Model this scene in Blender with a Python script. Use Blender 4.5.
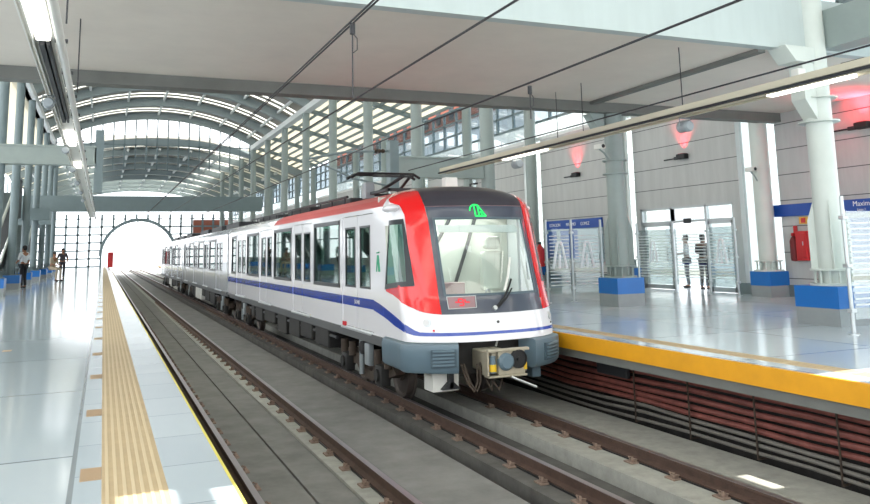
import bpy, bmesh, math, random
from mathutils import Vector, Matrix
random.seed(7)
for o in list(bpy.data.objects): bpy.data.objects.remove(o)
SC = bpy.context.scene
COL = SC.collection

# ------------------------------------------------------------------ camera
FPX, YAW, PITCH, ROLL, PPY, CAMH = 785.0, .399, .147, -.0213, 133.0, 1.4
def camera():
    f = Vector((math.sin(YAW)*math.cos(PITCH), math.cos(YAW)*math.cos(PITCH), math.sin(PITCH)))
    r = Vector((math.cos(YAW), -math.sin(YAW), 0)); u = r.cross(f)
    c, s = math.cos(ROLL), math.sin(ROLL)
    r2 = r*c + u*s; u2 = u*c - r*s
    cd = bpy.data.cameras.new('camera'); cam = bpy.data.objects.new('camera', cd); COL.objects.link(cam)
    m = Matrix.Identity(4)
    for i in range(3):
        m[i][0] = r2[i]; m[i][1] = u2[i]; m[i][2] = -f[i]
    m[2][3] = CAMH
    cam.matrix_world = m
    cd.sensor_fit = 'HORIZONTAL'; cd.sensor_width = 36; cd.lens = 36*FPX/870
    cd.shift_y = (PPY-252)/870; cd.clip_start = .05; cd.clip_end = 1000
    SC.camera = cam
camera()

# ------------------------------------------------------------------ world, sun, exposure
w = bpy.data.worlds.new('world'); SC.world = w; w.use_nodes = True
bg = w.node_tree.nodes['Background']; bg.inputs[0].default_value = (.93, .97, 1, 1); bg.inputs[1].default_value = 2.5
sd = bpy.data.lights.new('sun', 'SUN'); sd.energy = 9; sd.angle = .004; sd.color = (1, .95, .86)
sun = bpy.data.objects.new('sun', sd); COL.objects.link(sun)
SUND = Vector((-.12, .80, -1.10)).normalized()
sun.rotation_euler = SUND.to_track_quat('-Z', 'Y').to_euler()
sun.location = (5, -20, 30)
SC.view_settings.view_transform = 'Standard'; SC.view_settings.look = 'None'
SC.view_settings.gamma = 1; SC.view_settings.use_curve_mapping = False
SC.view_settings.exposure = 0.35

# ------------------------------------------------------------------ materials
def lin(c):
    return tuple(((v/255)/12.92 if v/255 <= .04045 else ((v/255+.055)/1.055)**2.4) for v in c)
def mat(name, rgb, rough=.5, metal=0, noise=0, nscale=6, bump=0, spec=.5, emit=0, dark=None, coat=0, stretch=None):
    m = bpy.data.materials.new(name); m.use_nodes = True
    nt = m.node_tree; b = nt.nodes['Principled BSDF']
    c = lin(rgb) + (1,)
    b.inputs['Base Color'].default_value = c
    b.inputs['Roughness'].default_value = rough; b.inputs['Metallic'].default_value = metal
    b.inputs['Specular IOR Level'].default_value = spec
    if coat: b.inputs['Coat Weight'].default_value = coat; b.inputs['Coat Roughness'].default_value = .05
    if emit:
        b.inputs['Emission Color'].default_value = c; b.inputs['Emission Strength'].default_value = emit
    if noise or bump:
        tc = nt.nodes.new('ShaderNodeTexCoord'); nz = nt.nodes.new('ShaderNodeTexNoise')
        nz.inputs['Scale'].default_value = nscale; nz.inputs['Detail'].default_value = 6
        nz.inputs['Roughness'].default_value = .65
        if stretch:
            mp = nt.nodes.new('ShaderNodeMapping'); mp.inputs['Scale'].default_value = stretch
            nt.links.new(tc.outputs['Object'], mp.inputs['Vector']); nt.links.new(mp.outputs['Vector'], nz.inputs['Vector'])
        else:
            nt.links.new(tc.outputs['Object'], nz.inputs['Vector'])
        if noise:
            cr = nt.nodes.new('ShaderNodeValToRGB')
            cr.color_ramp.elements[0].position = .3; cr.color_ramp.elements[1].position = .7
            d = lin(dark) if dark else tuple(v*(1-noise) for v in c[:3])
            cr.color_ramp.elements[0].color = d + (1,); cr.color_ramp.elements[1].color = c
            nt.links.new(nz.outputs['Fac'], cr.inputs['Fac']); nt.links.new(cr.outputs['Color'], b.inputs['Base Color'])
        if bump:
            bp = nt.nodes.new('ShaderNodeBump'); bp.inputs['Strength'].default_value = bump; bp.inputs['Distance'].default_value = .02
            nt.links.new(nz.outputs['Fac'], bp.inputs['Height']); nt.links.new(bp.outputs['Normal'], b.inputs['Normal'])
    return m
def glass(name, tint, refl=.12, rough=.02):
    m = bpy.data.materials.new(name); m.use_nodes = True
    nt = m.node_tree; nt.nodes.clear()
    o = nt.nodes.new('ShaderNodeOutputMaterial'); t = nt.nodes.new('ShaderNodeBsdfTransparent'); g = nt.nodes.new('ShaderNodeBsdfGlossy')
    mx = nt.nodes.new('ShaderNodeMixShader'); fr = nt.nodes.new('ShaderNodeLayerWeight'); fr.inputs['Blend'].default_value = .35
    ad = nt.nodes.new('ShaderNodeMath'); ad.operation = 'MULTIPLY_ADD'; ad.inputs[1].default_value = .6; ad.inputs[2].default_value = refl
    t.inputs['Color'].default_value = tint + (1,); g.inputs['Roughness'].default_value = rough
    nt.links.new(fr.outputs['Fresnel'], ad.inputs[0]); nt.links.new(ad.outputs[0], mx.inputs[0])
    nt.links.new(t.outputs[0], mx.inputs[1]); nt.links.new(g.outputs[0], mx.inputs[2]); nt.links.new(mx.outputs[0], o.inputs[0])
    return m
def tile_mat(name, c1, c2, sx, sy, rough, joint=(120, 130, 136), bands=None):
    m = bpy.data.materials.new(name); m.use_nodes = True
    nt = m.node_tree; b = nt.nodes['Principled BSDF']
    tc = nt.nodes.new('ShaderNodeTexCoord'); mp = nt.nodes.new('ShaderNodeMapping')
    mp.inputs['Location'].default_value = (.13/sx, -.4/sy, 0); mp.inputs['Scale'].default_value = (1/sx, 1/sy, 1)
    br = nt.nodes.new('ShaderNodeTexBrick'); br.offset = 0; br.inputs['Scale'].default_value = 1
    br.inputs['Brick Width'].default_value = 1; br.inputs['Row Height'].default_value = 1
    br.inputs['Mortar Size'].default_value = .006; br.inputs['Mortar Smooth'].default_value = .3
    br.inputs['Color1'].default_value = lin(c1)+(1,); br.inputs['Color2'].default_value = lin(c2)+(1,)
    br.inputs['Mortar'].default_value = lin(joint)+(1,)
    nt.links.new(tc.outputs['Object'], mp.inputs['Vector']); nt.links.new(mp.outputs['Vector'], br.inputs['Vector'])
    nz = nt.nodes.new('ShaderNodeTexNoise'); nz.inputs['Scale'].default_value = .8; nz.inputs['Detail'].default_value = 5
    nt.links.new(tc.outputs['Object'], nz.inputs['Vector'])
    mr = nt.nodes.new('ShaderNodeMapRange'); mr.inputs[3].default_value = rough*.7; mr.inputs[4].default_value = rough*1.4
    nt.links.new(nz.outputs['Fac'], mr.inputs[0]); nt.links.new(mr.outputs[0], b.inputs['Roughness'])
    nt.links.new(br.outputs['Color'], b.inputs['Base Color'])
    b.inputs['Specular IOR Level'].default_value = .6
    return m
M = {}
M['floor_l'] = tile_mat('platform_tile', (184, 195, 202), (170, 182, 190), 3.2, 3.0, .11)
M['floor_r'] = tile_mat('platform_tile_far', (206, 216, 222), (194, 205, 213), 2.4, 2.4, .13)
M['edge'] = tile_mat('edge_tile', (176, 188, 196), (166, 179, 188), 3.0, .9, .2)
M['tactile'] = mat('tactile', (194, 172, 136), .6, noise=.18, nscale=3)
M['tactile_line'] = mat('tactile_line', (205, 187, 153), .6)
M['tac_sq'] = mat('tactile_brown', (166, 140, 110), .6)
M['yellow_line'] = mat('yellow_line', (214, 200, 96), .6)
M['yellow'] = mat('yellow_fascia', (238, 168, 24), .45, noise=.16, nscale=2)
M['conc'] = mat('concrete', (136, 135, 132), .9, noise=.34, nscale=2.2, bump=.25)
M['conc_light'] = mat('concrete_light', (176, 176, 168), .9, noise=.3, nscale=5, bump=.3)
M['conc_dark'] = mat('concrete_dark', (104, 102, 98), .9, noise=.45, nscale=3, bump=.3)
M['dark_mottled'] = mat('dark_mottled', (58, 56, 54), .95, noise=.5, nscale=5, bump=.4)  # dark mottled grey for gutter, cable channel, recess wall and headstock
M['slab'] = mat('slab', (222, 216, 206), .85, noise=.1, nscale=.9)
M['fascia'] = mat('fascia', (186, 198, 197), .6, noise=.08, nscale=1.2, stretch=(3, 3, .4))
M['slab_edge'] = mat('slab_edge', (118, 120, 116), .7, noise=.25, nscale=1.2)
M['wallpanel'] = mat('wall_panel', (196, 197, 196), .75, noise=.14, nscale=1.6, stretch=(1, 2.5, .35))
M['plinth'] = mat('wall_plinth', (122, 132, 134), .5)
M['joint'] = mat('wall_joint', (98, 100, 102), .8)
M['steel'] = mat('steel_paint', (148, 160, 157), .42, noise=.1, nscale=2)
M['steel_pale'] = mat('steel_paint_pale', (204, 212, 206), .38, noise=.07, nscale=2)
M['steel_dark'] = mat('steel_paint_dark', (118, 134, 138), .5, noise=.12, nscale=2)
M['rib'] = mat('roof_rib', (136, 148, 150), .55)
M['deck'] = mat('roof_deck', (150, 148, 142), .75, noise=.15, nscale=1)
M['purlin'] = mat('roof_purlin', (212, 216, 216), .5)
M['white'] = mat('white_paint', (226, 228, 228), .5)
M['blue_base'] = mat('blue_tile', (24, 110, 190), .35, noise=.1, nscale=1)
M['grey_base'] = mat('grey_base', (150, 156, 158), .45, noise=.12, nscale=2)
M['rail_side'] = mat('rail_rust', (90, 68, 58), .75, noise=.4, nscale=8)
M['rail_top'] = mat('rail_top', (176, 168, 172), .4, metal=.85)
M['clip'] = mat('clip_rust', (150, 128, 114), .8, noise=.4, nscale=20)
M['dark'] = mat('dark_metal', (44, 46, 50), .55)
M['black'] = mat('black', (22, 23, 26), .5)
M['rubber'] = mat('rubber', (30, 30, 32), .8)
M['under'] = mat('underframe', (40, 39, 38), .7, noise=.35, nscale=4)  # underframe, bogie and sole bar colours darkened to hold the skirt's shade
M['bogie'] = mat('bogie_brown', (74, 62, 52), .75, noise=.4, nscale=6)
M['wheel'] = mat('wheel_steel', (112, 104, 100), .4, metal=.7)
M['train_white'] = mat('train_white', (232, 232, 236), .16, coat=.6)
M['train_grey'] = mat('train_grey', (196, 200, 206), .2, coat=.5)
M['train_red'] = mat('train_red', (226, 18, 22), .18, coat=.7)
M['train_roof_red'] = mat('train_roof_red', (190, 60, 60), .4)
M['train_mask'] = mat('train_mask', (70, 76, 90), .2, coat=.5)
M['train_brow'] = mat('train_brow', (58, 56, 64), .3)
M['train_blue'] = mat('train_blue', (26, 62, 160), .22, coat=.4)
M['skirt'] = mat('train_skirt', (98, 118, 130), .35)
M['skirt2'] = mat('train_bumper_pad', (74, 92, 102), .5)
M['sole'] = mat('sole_bar', (86, 88, 90), .5)
M['frame_black'] = mat('window_rubber', (38, 44, 48), .35)
M['aluminium'] = mat('aluminium', (190, 194, 196), .35, metal=.6)
M['tin'] = mat('coupler_plate', (186, 178, 158), .45, metal=.4, noise=.2, nscale=10)
M['yellow_paint'] = mat('yellow_paint', (226, 186, 40), .5)
M['green_sign'] = mat('green_sign', (30, 214, 96), .4, emit=.7)
M['green_logo'] = mat('green_logo', (28, 150, 110), .4)
M['red_sign'] = mat('red_digits', (214, 44, 56), .4, emit=.3)
M['panel_grey'] = mat('panel_grey', (150, 118, 122), .4)
M['lamp_lens'] = mat('lamp_lens', (206, 206, 206), .15)
M['red_lens'] = mat('red_lens', (200, 50, 60), .2)
M['seat'] = mat('seat_green', (74, 112, 84), .5)
M['interior'] = mat('interior', (206, 208, 200), .6)
M['teal'] = mat('curtain_teal', (70, 150, 140), .6)
M['pole_yellow'] = mat('handrail_yellow', (220, 190, 70), .4)
M['tube'] = mat('tube_lit', (255, 252, 244), .4, emit=3.2)
M['beige'] = mat('tray_beige', (196, 190, 170), .5)
M['tray_white'] = mat('tray_white', (222, 222, 216), .4)
M['speaker'] = mat('speaker_grey', (140, 148, 152), .45)
M['wire'] = mat('wire', (46, 46, 50), .6)
M['cable_red'] = mat('cable_red', (140, 80, 72), .6, noise=.45, nscale=4)
M['cable_grey'] = mat('cable_grey', (120, 116, 110), .6, noise=.2, nscale=4)
M['cable_black'] = mat('cable_black', (48, 46, 46), .7)
M['post'] = mat('post_steel', (186, 192, 194), .3, metal=.5)

M['sign_blue'] = mat('sign_blue', (22, 74, 164), .35)
M['poster'] = mat('poster', (166, 184, 192), .4, noise=.2, nscale=2)
M['poster_blue'] = mat('poster_map_blue', (60, 96, 168), .4)
M['sign_white'] = mat('sign_white', (236, 240, 244), .4)
M['red_box'] = mat('fire_red', (196, 40, 44), .35)
M['red_dark'] = mat('fire_hose_dark', (110, 30, 34), .6)
M['sign_yellow'] = mat('sign_yellow', (226, 170, 70), .4)
M['brick'] = mat('brick_outside', (176, 104, 84), .8, noise=.2, nscale=4)
M['tint'] = glass('tinted_glass', (.74, .80, .84), .05)
M['pane'] = glass('pane_glass', (.93, .97, .97), .04)
M['screen_glass'] = glass('screen_glass', (.90, .95, .95), .03)
def frost_mat():
    m = mat('frost_stripe', (236, 242, 244), .5); nt = m.node_tree
    m.node_tree.nodes['Principled BSDF'].inputs['Alpha'].default_value = .62
    return m
M['frost'] = frost_mat()
M['train_glass'] = glass('train_glass', (.46, .66, .60), .13)
M['cab_glass'] = glass('cab_side_glass', (.30, .52, .48), .10)
M['ws_glass'] = glass('windscreen_glass', (.84, .92, .90), .08)
def translucent(name, rgb):
    m = bpy.data.materials.new(name); m.use_nodes = True
    nt = m.node_tree; nt.nodes.clear()
    o = nt.nodes.new('ShaderNodeOutputMaterial'); t = nt.nodes.new('ShaderNodeBsdfTranslucent'); d = nt.nodes.new('ShaderNodeBsdfDiffuse')
    mx = nt.nodes.new('ShaderNodeMixShader'); mx.inputs[0].default_value = .25
    t.inputs['Color'].default_value = rgb + (1,); d.inputs['Color'].default_value = rgb + (1,)
    nt.links.new(t.outputs[0], mx.inputs[1]); nt.links.new(d.outputs[0], mx.inputs[2]); nt.links.new(mx.outputs[0], o.inputs[0])
    return m
M['skylight'] = translucent('skylight_sheet', (.90, .90, .86))
M['aisle_sheet'] = translucent('aisle_sheet', (.62, .60, .53))
M['skin'] = mat('skin', (150, 104, 78), .6)
M['hair'] = mat('hair', (30, 26, 26), .7)
M['shirt_white'] = mat('shirt_white', (214, 218, 224), .8)
M['trouser_black'] = mat('trouser_black', (38, 38, 44), .8)
M['cloth_dark'] = mat('cloth_dark', (70, 66, 72), .85)
M['cloth_tan'] = mat('cloth_tan', (168, 156, 136), .85)
M['jean'] = mat('jean', (60, 66, 84), .85)
M['shoe'] = mat('shoe', (28, 26, 26), .5)
M['escalator'] = mat('escalator_dark', (36, 40, 44), .5)
M['escalator_rail'] = mat('escalator_rail', (166, 176, 172), .4)

# ------------------------------------------------------------------ mesh helpers
class MB:
    def __init__(s): s.v = []; s.f = []; s.smooth = []
    def add(s, vs, fs, smooth=False):
        n = len(s.v); s.v += [tuple(v) for v in vs]
        for f in fs: s.f.append([i+n for i in f]); s.smooth.append(smooth)
        return s
    def box(s, x0, x1, y0, y1, z0, z1):
        x0, x1 = min(x0, x1), max(x0, x1); y0, y1 = min(y0, y1), max(y0, y1); z0, z1 = min(z0, z1), max(z0, z1)
        v = [(x0,y0,z0),(x1,y0,z0),(x1,y1,z0),(x0,y1,z0),(x0,y0,z1),(x1,y0,z1),(x1,y1,z1),(x0,y1,z1)]
        return s.add(v, [(0,3,2,1),(4,5,6,7),(0,1,5,4),(1,2,6,5),(2,3,7,6),(3,0,4,7)])
    def bbox(s, x0, x1, y0, y1, z0, z1, b=.01):
        bm = bmesh.new(); bmesh.ops.create_cube(bm, size=1)
        for v in bm.verts:
            v.co = ((x0+x1)/2+v.co.x*(x1-x0), (y0+y1)/2+v.co.y*(y1-y0), (z0+z1)/2+v.co.z*(z1-z0))
        bmesh.ops.bevel(bm, geom=bm.edges[:], offset=b, segments=2, affect='EDGES', profile=.5)
        bm.verts.index_update()
        s.add([v.co for v in bm.verts], [[v.index for v in f.verts] for f in bm.faces]); bm.free(); return s
    def prism(s, prof, axis, a0, a1, smooth=False, cap=True):
        # prof: list of 2D points; axis 'x': (y,z), 'y': (x,z), 'z': (x,y)
        def p(q, a): return {'x': (a, q[0], q[1]), 'y': (q[0], a, q[1]), 'z': (q[0], q[1], a)}[axis]
        n = len(prof); v = [p(q, a0) for q in prof] + [p(q, a1) for q in prof]
        s.add(v, [(i, (i+1) % n, n+(i+1) % n, n+i) for i in range(n)], smooth)
        if cap: s.add(v, [list(range(n))[::-1], list(range(n, 2*n))])
        return s
    def tube(s, pts, r, seg=8, cap=True):
        pts = [Vector(p) for p in pts]; rs = r if isinstance(r, (list, tuple)) else [r]*len(pts)
        rings = []; up = None
        for i, p in enumerate(pts):
            t = (pts[min(i+1, len(pts)-1)] - pts[max(i-1, 0)]).normalized()
            if up is None:
                up = Vector((0, 0, 1)) if abs(t.z) < .9 else Vector((1, 0, 0))
            a = t.cross(up).normalized(); b = a.cross(t).normalized(); up = b
            rings.append([p + (a*math.cos(2*math.pi*k/seg) + b*math.sin(2*math.pi*k/seg))*rs[i] for k in range(seg)])
        v = [q for ring in rings for q in ring]
        s.add(v, [(i*seg+k, i*seg+(k+1) % seg, (i+1)*seg+(k+1) % seg, (i+1)*seg+k) for i in range(len(pts)-1) for k in range(seg)], True)
        if cap: s.add(rings[0] + rings[-1], [list(range(seg)), list(range(seg, 2*seg))[::-1]])
        return s
    def cyl(s, p0, p1, r, seg=16, r2=None): return s.tube([p0, p1], [r, r if r2 is None else r2], seg)
    def lathe(s, prof, c, axis='z', seg=20):
        # prof: (radius, height) list
        def p(r, h, a):
            x, y = r*math.cos(a), r*math.sin(a)
            q = {'z': (x, y, h), 'x': (h, x, y), 'y': (x, h, y)}[axis]
            return (c[0]+q[0], c[1]+q[1], c[2]+q[2])
        n = len(prof); v = [p(r, h, 2*math.pi*k/seg) for k in range(seg) for r, h in prof]
        return s.add(v, [(k*n+i, ((k+1) % seg)*n+i, ((k+1) % seg)*n+i+1, k*n+i+1) for k in range(seg) for i in range(n-1)], False)
    def sphere(s, c, rx, ry=None, rz=None, seg=12):
        ry = ry or rx; rz = rz or rx; n = seg//2
        v = [(c[0]+rx*math.sin(math.pi*i/n)*math.cos(2*math.pi*k/seg), c[1]+ry*math.sin(math.pi*i/n)*math.sin(2*math.pi*k/seg), c[2]+rz*math.cos(math.pi*i/n)) for i in range(n+1) for k in range(seg)]
        return s.add(v, [(i*seg+k, i*seg+(k+1) % seg, (i+1)*seg+(k+1) % seg, (i+1)*seg+k) for i in range(n) for k in range(seg)], True)
    def build(s, name, m, parent=None, kind=None):
        me = bpy.data.meshes.new(name); me.from_pydata(s.v, [], s.f); me.update()
        bm = bmesh.new(); bm.from_mesh(me)
        bmesh.ops.remove_doubles(bm, verts=bm.verts, dist=1e-5)
        bmesh.ops.recalc_face_normals(bm, faces=bm.faces); bm.to_mesh(me); bm.free()
        sm = any(s.smooth)
        if sm:
            for p in me.polygons: p.use_smooth = True
            me.set_sharp_from_angle(angle=.7)
        me.materials.append(M[m] if isinstance(m, str) else m)
        o = bpy.data.objects.new(name, me); COL.objects.link(o)
        if parent is not None: o.parent = parent
        if kind: o['kind'] = kind
        return o
def tag(o, label, cat, group=None):
    o['label'] = label; o['category'] = cat
    if group: o['group'] = group
    return o
def thing(name, loc, label, cat, group=None):
    o = bpy.data.objects.new(name, None); o.empty_display_size = .1; COL.objects.link(o); o.location = loc
    return tag(o, label, cat, group)
def struct(mb, name, m): return mb.build(name, m, None, 'structure')
def copy_tree(o, parent=None):
    c = o.copy(); COL.objects.link(c)
    if parent is not None: c.parent = parent
    for ch in list(o.children): copy_tree(ch, c)
    return c
ORD = ['first','second','third','fourth','fifth','sixth','seventh','eighth','ninth','tenth','eleventh','twelfth','thirteenth','fourteenth','fifteenth','sixteenth']

# ================================================================== SETTING
ZR = -1.0855            # rail top
R1, R2, R3, R4 = 1.560, 2.977, 4.824, 6.241
Y0, Y1 = -6, 115
# left platform
struct(MB().box(-9, -.13, Y0, Y1, -.3, 0), 'floor', 'floor_l')
struct(MB().box(-.13, .044, Y0, Y1, -.3, 0), 'floor_strip', 'edge')
struct(MB().box(.418, .785, Y0, Y1, -.3, 0), 'floor_edge', 'edge')
tb = MB().box(.044, .418, Y0, Y1, -.3, 0)
struct(tb, 'trim_1', 'tactile')
rb = MB()
for k in range(7): rb.box(.065+k*.05, .085+k*.05, Y0, Y1, -.001, .004)
struct(rb, 'trim_2', 'tactile_line')
struct(MB().box(.785, .804, Y0, Y1, -.3, .001), 'trim_3', 'yellow_line')
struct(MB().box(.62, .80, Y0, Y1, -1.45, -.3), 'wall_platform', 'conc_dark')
sq = MB()
for y in [8.03-2.2, 8.03] + [10.37+2.35*k for k in range(24)]: sq.box(-.085, .043, y-.16, y+.16, -.001, .003)
sq.box(-1.36, -1.24, 13.85, 14.05, -.001, .003)
struct(sq, 'trim_4', 'tac_sq')
# track bed
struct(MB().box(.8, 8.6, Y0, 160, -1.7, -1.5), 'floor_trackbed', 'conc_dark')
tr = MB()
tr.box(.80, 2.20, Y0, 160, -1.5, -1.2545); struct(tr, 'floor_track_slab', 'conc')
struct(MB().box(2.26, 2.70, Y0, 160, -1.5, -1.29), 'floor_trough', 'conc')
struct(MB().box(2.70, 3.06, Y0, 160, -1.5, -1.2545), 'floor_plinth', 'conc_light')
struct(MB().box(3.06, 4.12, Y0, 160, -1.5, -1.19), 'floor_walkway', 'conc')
struct(MB().box(4.12, 4.50, Y0, 160, -1.5, -1.42), 'floor_gutter', 'dark_mottled')
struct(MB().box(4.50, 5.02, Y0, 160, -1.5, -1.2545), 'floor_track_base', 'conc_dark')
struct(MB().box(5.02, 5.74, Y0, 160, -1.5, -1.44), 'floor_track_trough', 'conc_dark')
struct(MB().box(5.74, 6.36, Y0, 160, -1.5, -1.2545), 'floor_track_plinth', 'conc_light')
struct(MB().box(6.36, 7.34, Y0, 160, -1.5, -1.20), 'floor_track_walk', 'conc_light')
struct(MB().box(7.34, 7.75, Y0, 160, -1.5, -1.46), 'floor_cable_channel', 'dark_mottled')
# right platform
struct(MB().box(7.75, 8.6, Y0, Y1, -1.7, -.36), 'wall_under_platform', 'dark_mottled')
struct(MB().box(7.02, 24, Y0, Y1, -.23, 0), 'floor_right', 'floor_r')
struct(MB().box(6.967, 7.02, Y0, Y1, -.23, .002), 'trim_5', 'yellow')
struct(MB().box(7.02, 8.6, Y0, Y1, -.36, -.232), 'trim_6', 'slab_edge')
struct(MB().box(7.33, 7.60, Y0, Y1, -.001, .004), 'trim_7', 'tactile_line')
rd = MB()
for y in range(-5, 60):
    for k in range(3): rd.box(7.355+k*.085, 7.40+k*.085, y*.9, y*.9+.84, .0035, .006)
struct(rd, 'trim_8', 'tactile')

# ---- right wall with vertical light slots at the outer columns
WX = 16.4
wb = MB(); jb = MB()
slots = [16.1 + 6.12*k for k in range(0, 16)]
DY0, DY1 = 17.30, 21.52      # entrance
segs = []
y = 11.0
for s_ in slots:
    segs.append((y, s_-.50)); y = s_+.92
segs.append((y, Y1))
for a, b in segs:
    if a < DY1 and b > DY0:
        parts = [(a, DY0, 0), (DY0, DY1, 2.56), (DY1, b, 0)]
    else: parts = [(a, b, 0)]
    for p, q, z in parts:
        if q-p > .02: wb.box(WX, WX+.25, p, q, z, 5.75)
    for k in range(8):
        zj = .43+.67*k+.02
        if zj > 2.6 or not (a < DY1 and b > DY0): jb.box(WX-.004, WX+.01, a, b, zj, zj+.022)
struct(wb, 'wall_right', 'wallpanel')
struct(jb, 'trim_9', 'joint')
pb = MB()
for a, b in [(11, DY0), (DY1, Y1)]: pb.box(WX-.03, WX+.26, a, b, 0, .3)
struct(pb, 'baseboard_right', 'plinth')
# panes in slots, frosted strip, upper windows
sp = MB()
for s_ in slots: sp.box(WX+.16, WX+.17, s_-.50, s_+.92, .3, 5.75)
struct(sp, 'window_1', 'pane')
struct(MB().box(WX+.05, WX+.2, 11, Y1, 5.75, 5.9), 'trim_10', 'white')
struct(MB().box(WX+.1, WX+.11, -2, Y1, 5.9, 6.5), 'window_2', 'pane')
wf = MB()
for z in (6.5, 7.15, 7.8, 8.45): wf.box(WX+.04, WX+.16, -2, Y1, z, z+.08)
yy = -2
while yy < Y1: wf.box(WX+.04, WX+.16, yy, yy+.09, 6.5, 8.5); yy += 1.53
struct(wf, 'window_frame_3', 'steel_dark')
struct(MB().box(WX+.09, WX+.10, -2, Y1, 6.5, 8.5), 'window_3', 'tint')
# ---- far end wall (grid of mullions + arch)
EY = 115
ew = MB(); AC, AR = 4.45, 4.6
def inarch(x, z): return (abs(x-AC) < AR and z < 1.4) or math.hypot(x-AC, z-1.4) < AR
for i in range(0, 20):
    x = -9 + i*1.45
    z0 = 0
    if abs(x-AC) < AR: z0 = 1.4 + math.sqrt(AR*AR-(x-AC)**2)
    ew.box(x-.13, x+.13, EY, EY+.2, z0, 7)
for k in range(7):
    z = .05 + k*1.05
    if z < 1.4+AR:
        dx = AR if z < 1.4 else math.sqrt(max(0, AR*AR-(z-1.4)**2))
        ew.box(-9, AC-dx, EY, EY+.2, z-.1, z+.1); ew.box(AC+dx, 19, EY, EY+.2, z-.1, z+.1)
    else: ew.box(-9, 19, EY, EY+.2, z-.06, z+.06)
struct(ew, 'wall_end', 'steel_dark')
ar = MB()
n = 40
ring = [(AC+(AR+.0)*math.cos(math.pi*k/n), 1.4+AR*math.sin(math.pi*k/n)) for k in range(n+1)]
ring2 = [(AC+(AR+.4)*math.cos(math.pi*k/n), 1.4+(AR+.4)*math.sin(math.pi*k/n)) for k in range(n+1)]
for k in range(n): ar.prism([ring[k], ring2[k], ring2[k+1], ring[k+1]], 'y', EY-.15, EY+.3)
ar.box(AC-AR-.28, AC-AR, EY-.15, EY+.3, -1.5, 1.4); ar.box(AC+AR, AC+AR+.28, EY-.15, EY+.3, -.3, 1.4)
struct(ar, 'trim_11', 'steel_dark')
struct(MB().box(11.5, 19, EY+.3, EY+.5, 0, 6.2), 'wall_end_infill', 'brick')

# ---- cross bridge (ceiling slab) over the tracks
BY0, BY1, BZ = 9.95, 15.35, 4.77
struct(MB().box(-14, WX+.3, BY0+.2, BY1, BZ, BZ+.35), 'ceiling', 'slab')
struct(MB().box(-14, WX+.3, BY0, BY0+.2, BZ-.02, BZ+.95), 'ceiling_fascia', 'fascia')
struct(MB().box(-14, WX+.3, BY1, BY1+.35, BZ-.23, BZ+.9), 'ceiling_edge', 'slab_edge')
struct(MB().box(10.45, 10.62, BY0+.2, BY1, BZ-.07, BZ+.01), 'trim_12', 'slab_edge')
struct(MB().box(11.75, 12.2, -3, BY0, BZ+.02, BZ+.72), 'ceiling_beam', 'steel')
struct(MB().box(12.2, WX+.3, -3, BY0, BZ+.55, BZ+.7), 'ceiling_right', 'fascia')

# ---- unseen roof added over the camera to block sun; openings placed for sun patches
nr = MB()
RZ = 9.0
t = (RZ+1.4)/ -SUND.z
offx, offy = SUND.x*t, SUND.y*t
holes = [(.12-offx, .46-offx, 4.2-offy, 5.30-offy), (.64-offx, .84-offx, 4.2-offy, 5.22-offy), (6.80-offx, 8.3-offx, 5.82-offy, 6.5-offy)]
strips = [(-14.6,-12.2),(-10.2,-7.8),(-5.8,-3.4),(-1.4,1.0),(3.0,4.1),(16.2,18.6),(19.5,21)]  # added translucent strips that pass diffuse light to the near area
sk = MB()
xs = sorted(set([-9, 20] + [h[i] for h in holes for i in (0, 1)])); ys = sorted(set([-16, 22.0] + [h[i] for h in holes for i in (2, 3)] + [q for p in strips for q in p]))
for i in range(len(xs)-1):
    for j in range(len(ys)-1):
        cx, cy = (xs[i]+xs[i+1])/2, (ys[j]+ys[j+1])/2
        if any(h[0] < cx < h[1] and h[2] < cy < h[3] for h in holes): continue
        if any(p[0] < cy < p[1] for p in strips): sk.box(xs[i], xs[i+1], ys[j], ys[j+1], RZ+1.3, RZ+1.32)
        else: nr.box(xs[i], xs[i+1], ys[j], ys[j+1], RZ+1.3, RZ+1.5)
struct(sk, 'roof_diffuser_near', 'skylight')
struct(nr, 'roof_sun_blocker', 'deck')

# ---- vaulted roof A
VC, VH, VE, VA = 3.63, 7.6, 10.0, 12.0       # centre x, half span, eave z, apex z
sag = VA-VE; VR = (VH*VH+sag*sag)/(2*sag); VZ = VA-VR
TH = math.asin(VH/VR)
def arc(th, off=0): return (VC+(VR+off)*math.sin(th), VZ+(VR+off)*math.cos(th))
def arcs(mb, y0, y1, o0, o1, t0=-TH, t1=TH, n=28):
    for k in range(n):
        a, b = t0+(t1-t0)*k/n, t0+(t1-t0)*(k+1)/n
        mb.prism([arc(a, o0), arc(a, o1), arc(b, o1), arc(b, o0)], 'y', y0, y1)
ribs = [22.1+6.1*k for k in range(8)]        # .. 64.8
rbm = MB()
for y in ribs: arcs(rbm, y-.16, y+.16, -.02, .5)
struct(rbm, 'roof_ribs', 'rib')
dk = MB()
for y in ribs[:-1]:
    arcs(dk, y+.16, y+3.7, .5, .58)
    arcs(dk, y+4.2, y+4.75, .5, .58)
    arcs(dk, y+5.25, y+6.1-.16, .5, .58)
struct(dk, 'roof', 'deck')
sl = MB()
for y in ribs[:-1]:
    arcs(sl, y+3.7, y+4.2, .53, .55); arcs(sl, y+4.75, y+5.25, .53, .55)
struct(sl, 'roof_skylight', 'skylight')
pl = MB()
for k in range(-3, 4):
    th = TH*k/3.4; x, z = arc(th, .36)
    pl.box(x-.07, x+.07, 16.5, 64.8, z-.06, z+.1)
struct(pl, 'roof_purlins', 'purlin')
gp = [arc(-TH+2*TH*k/28, .55) for k in range(29)]
struct(MB().prism(gp+[(VC+VH, 9.9), (VC-VH, 9.9)], 'y', 21.84, 21.88), 'roof_gap_blocker', 'skylight')  # unseen panel added to stop stray sun between near roof and vault
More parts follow.
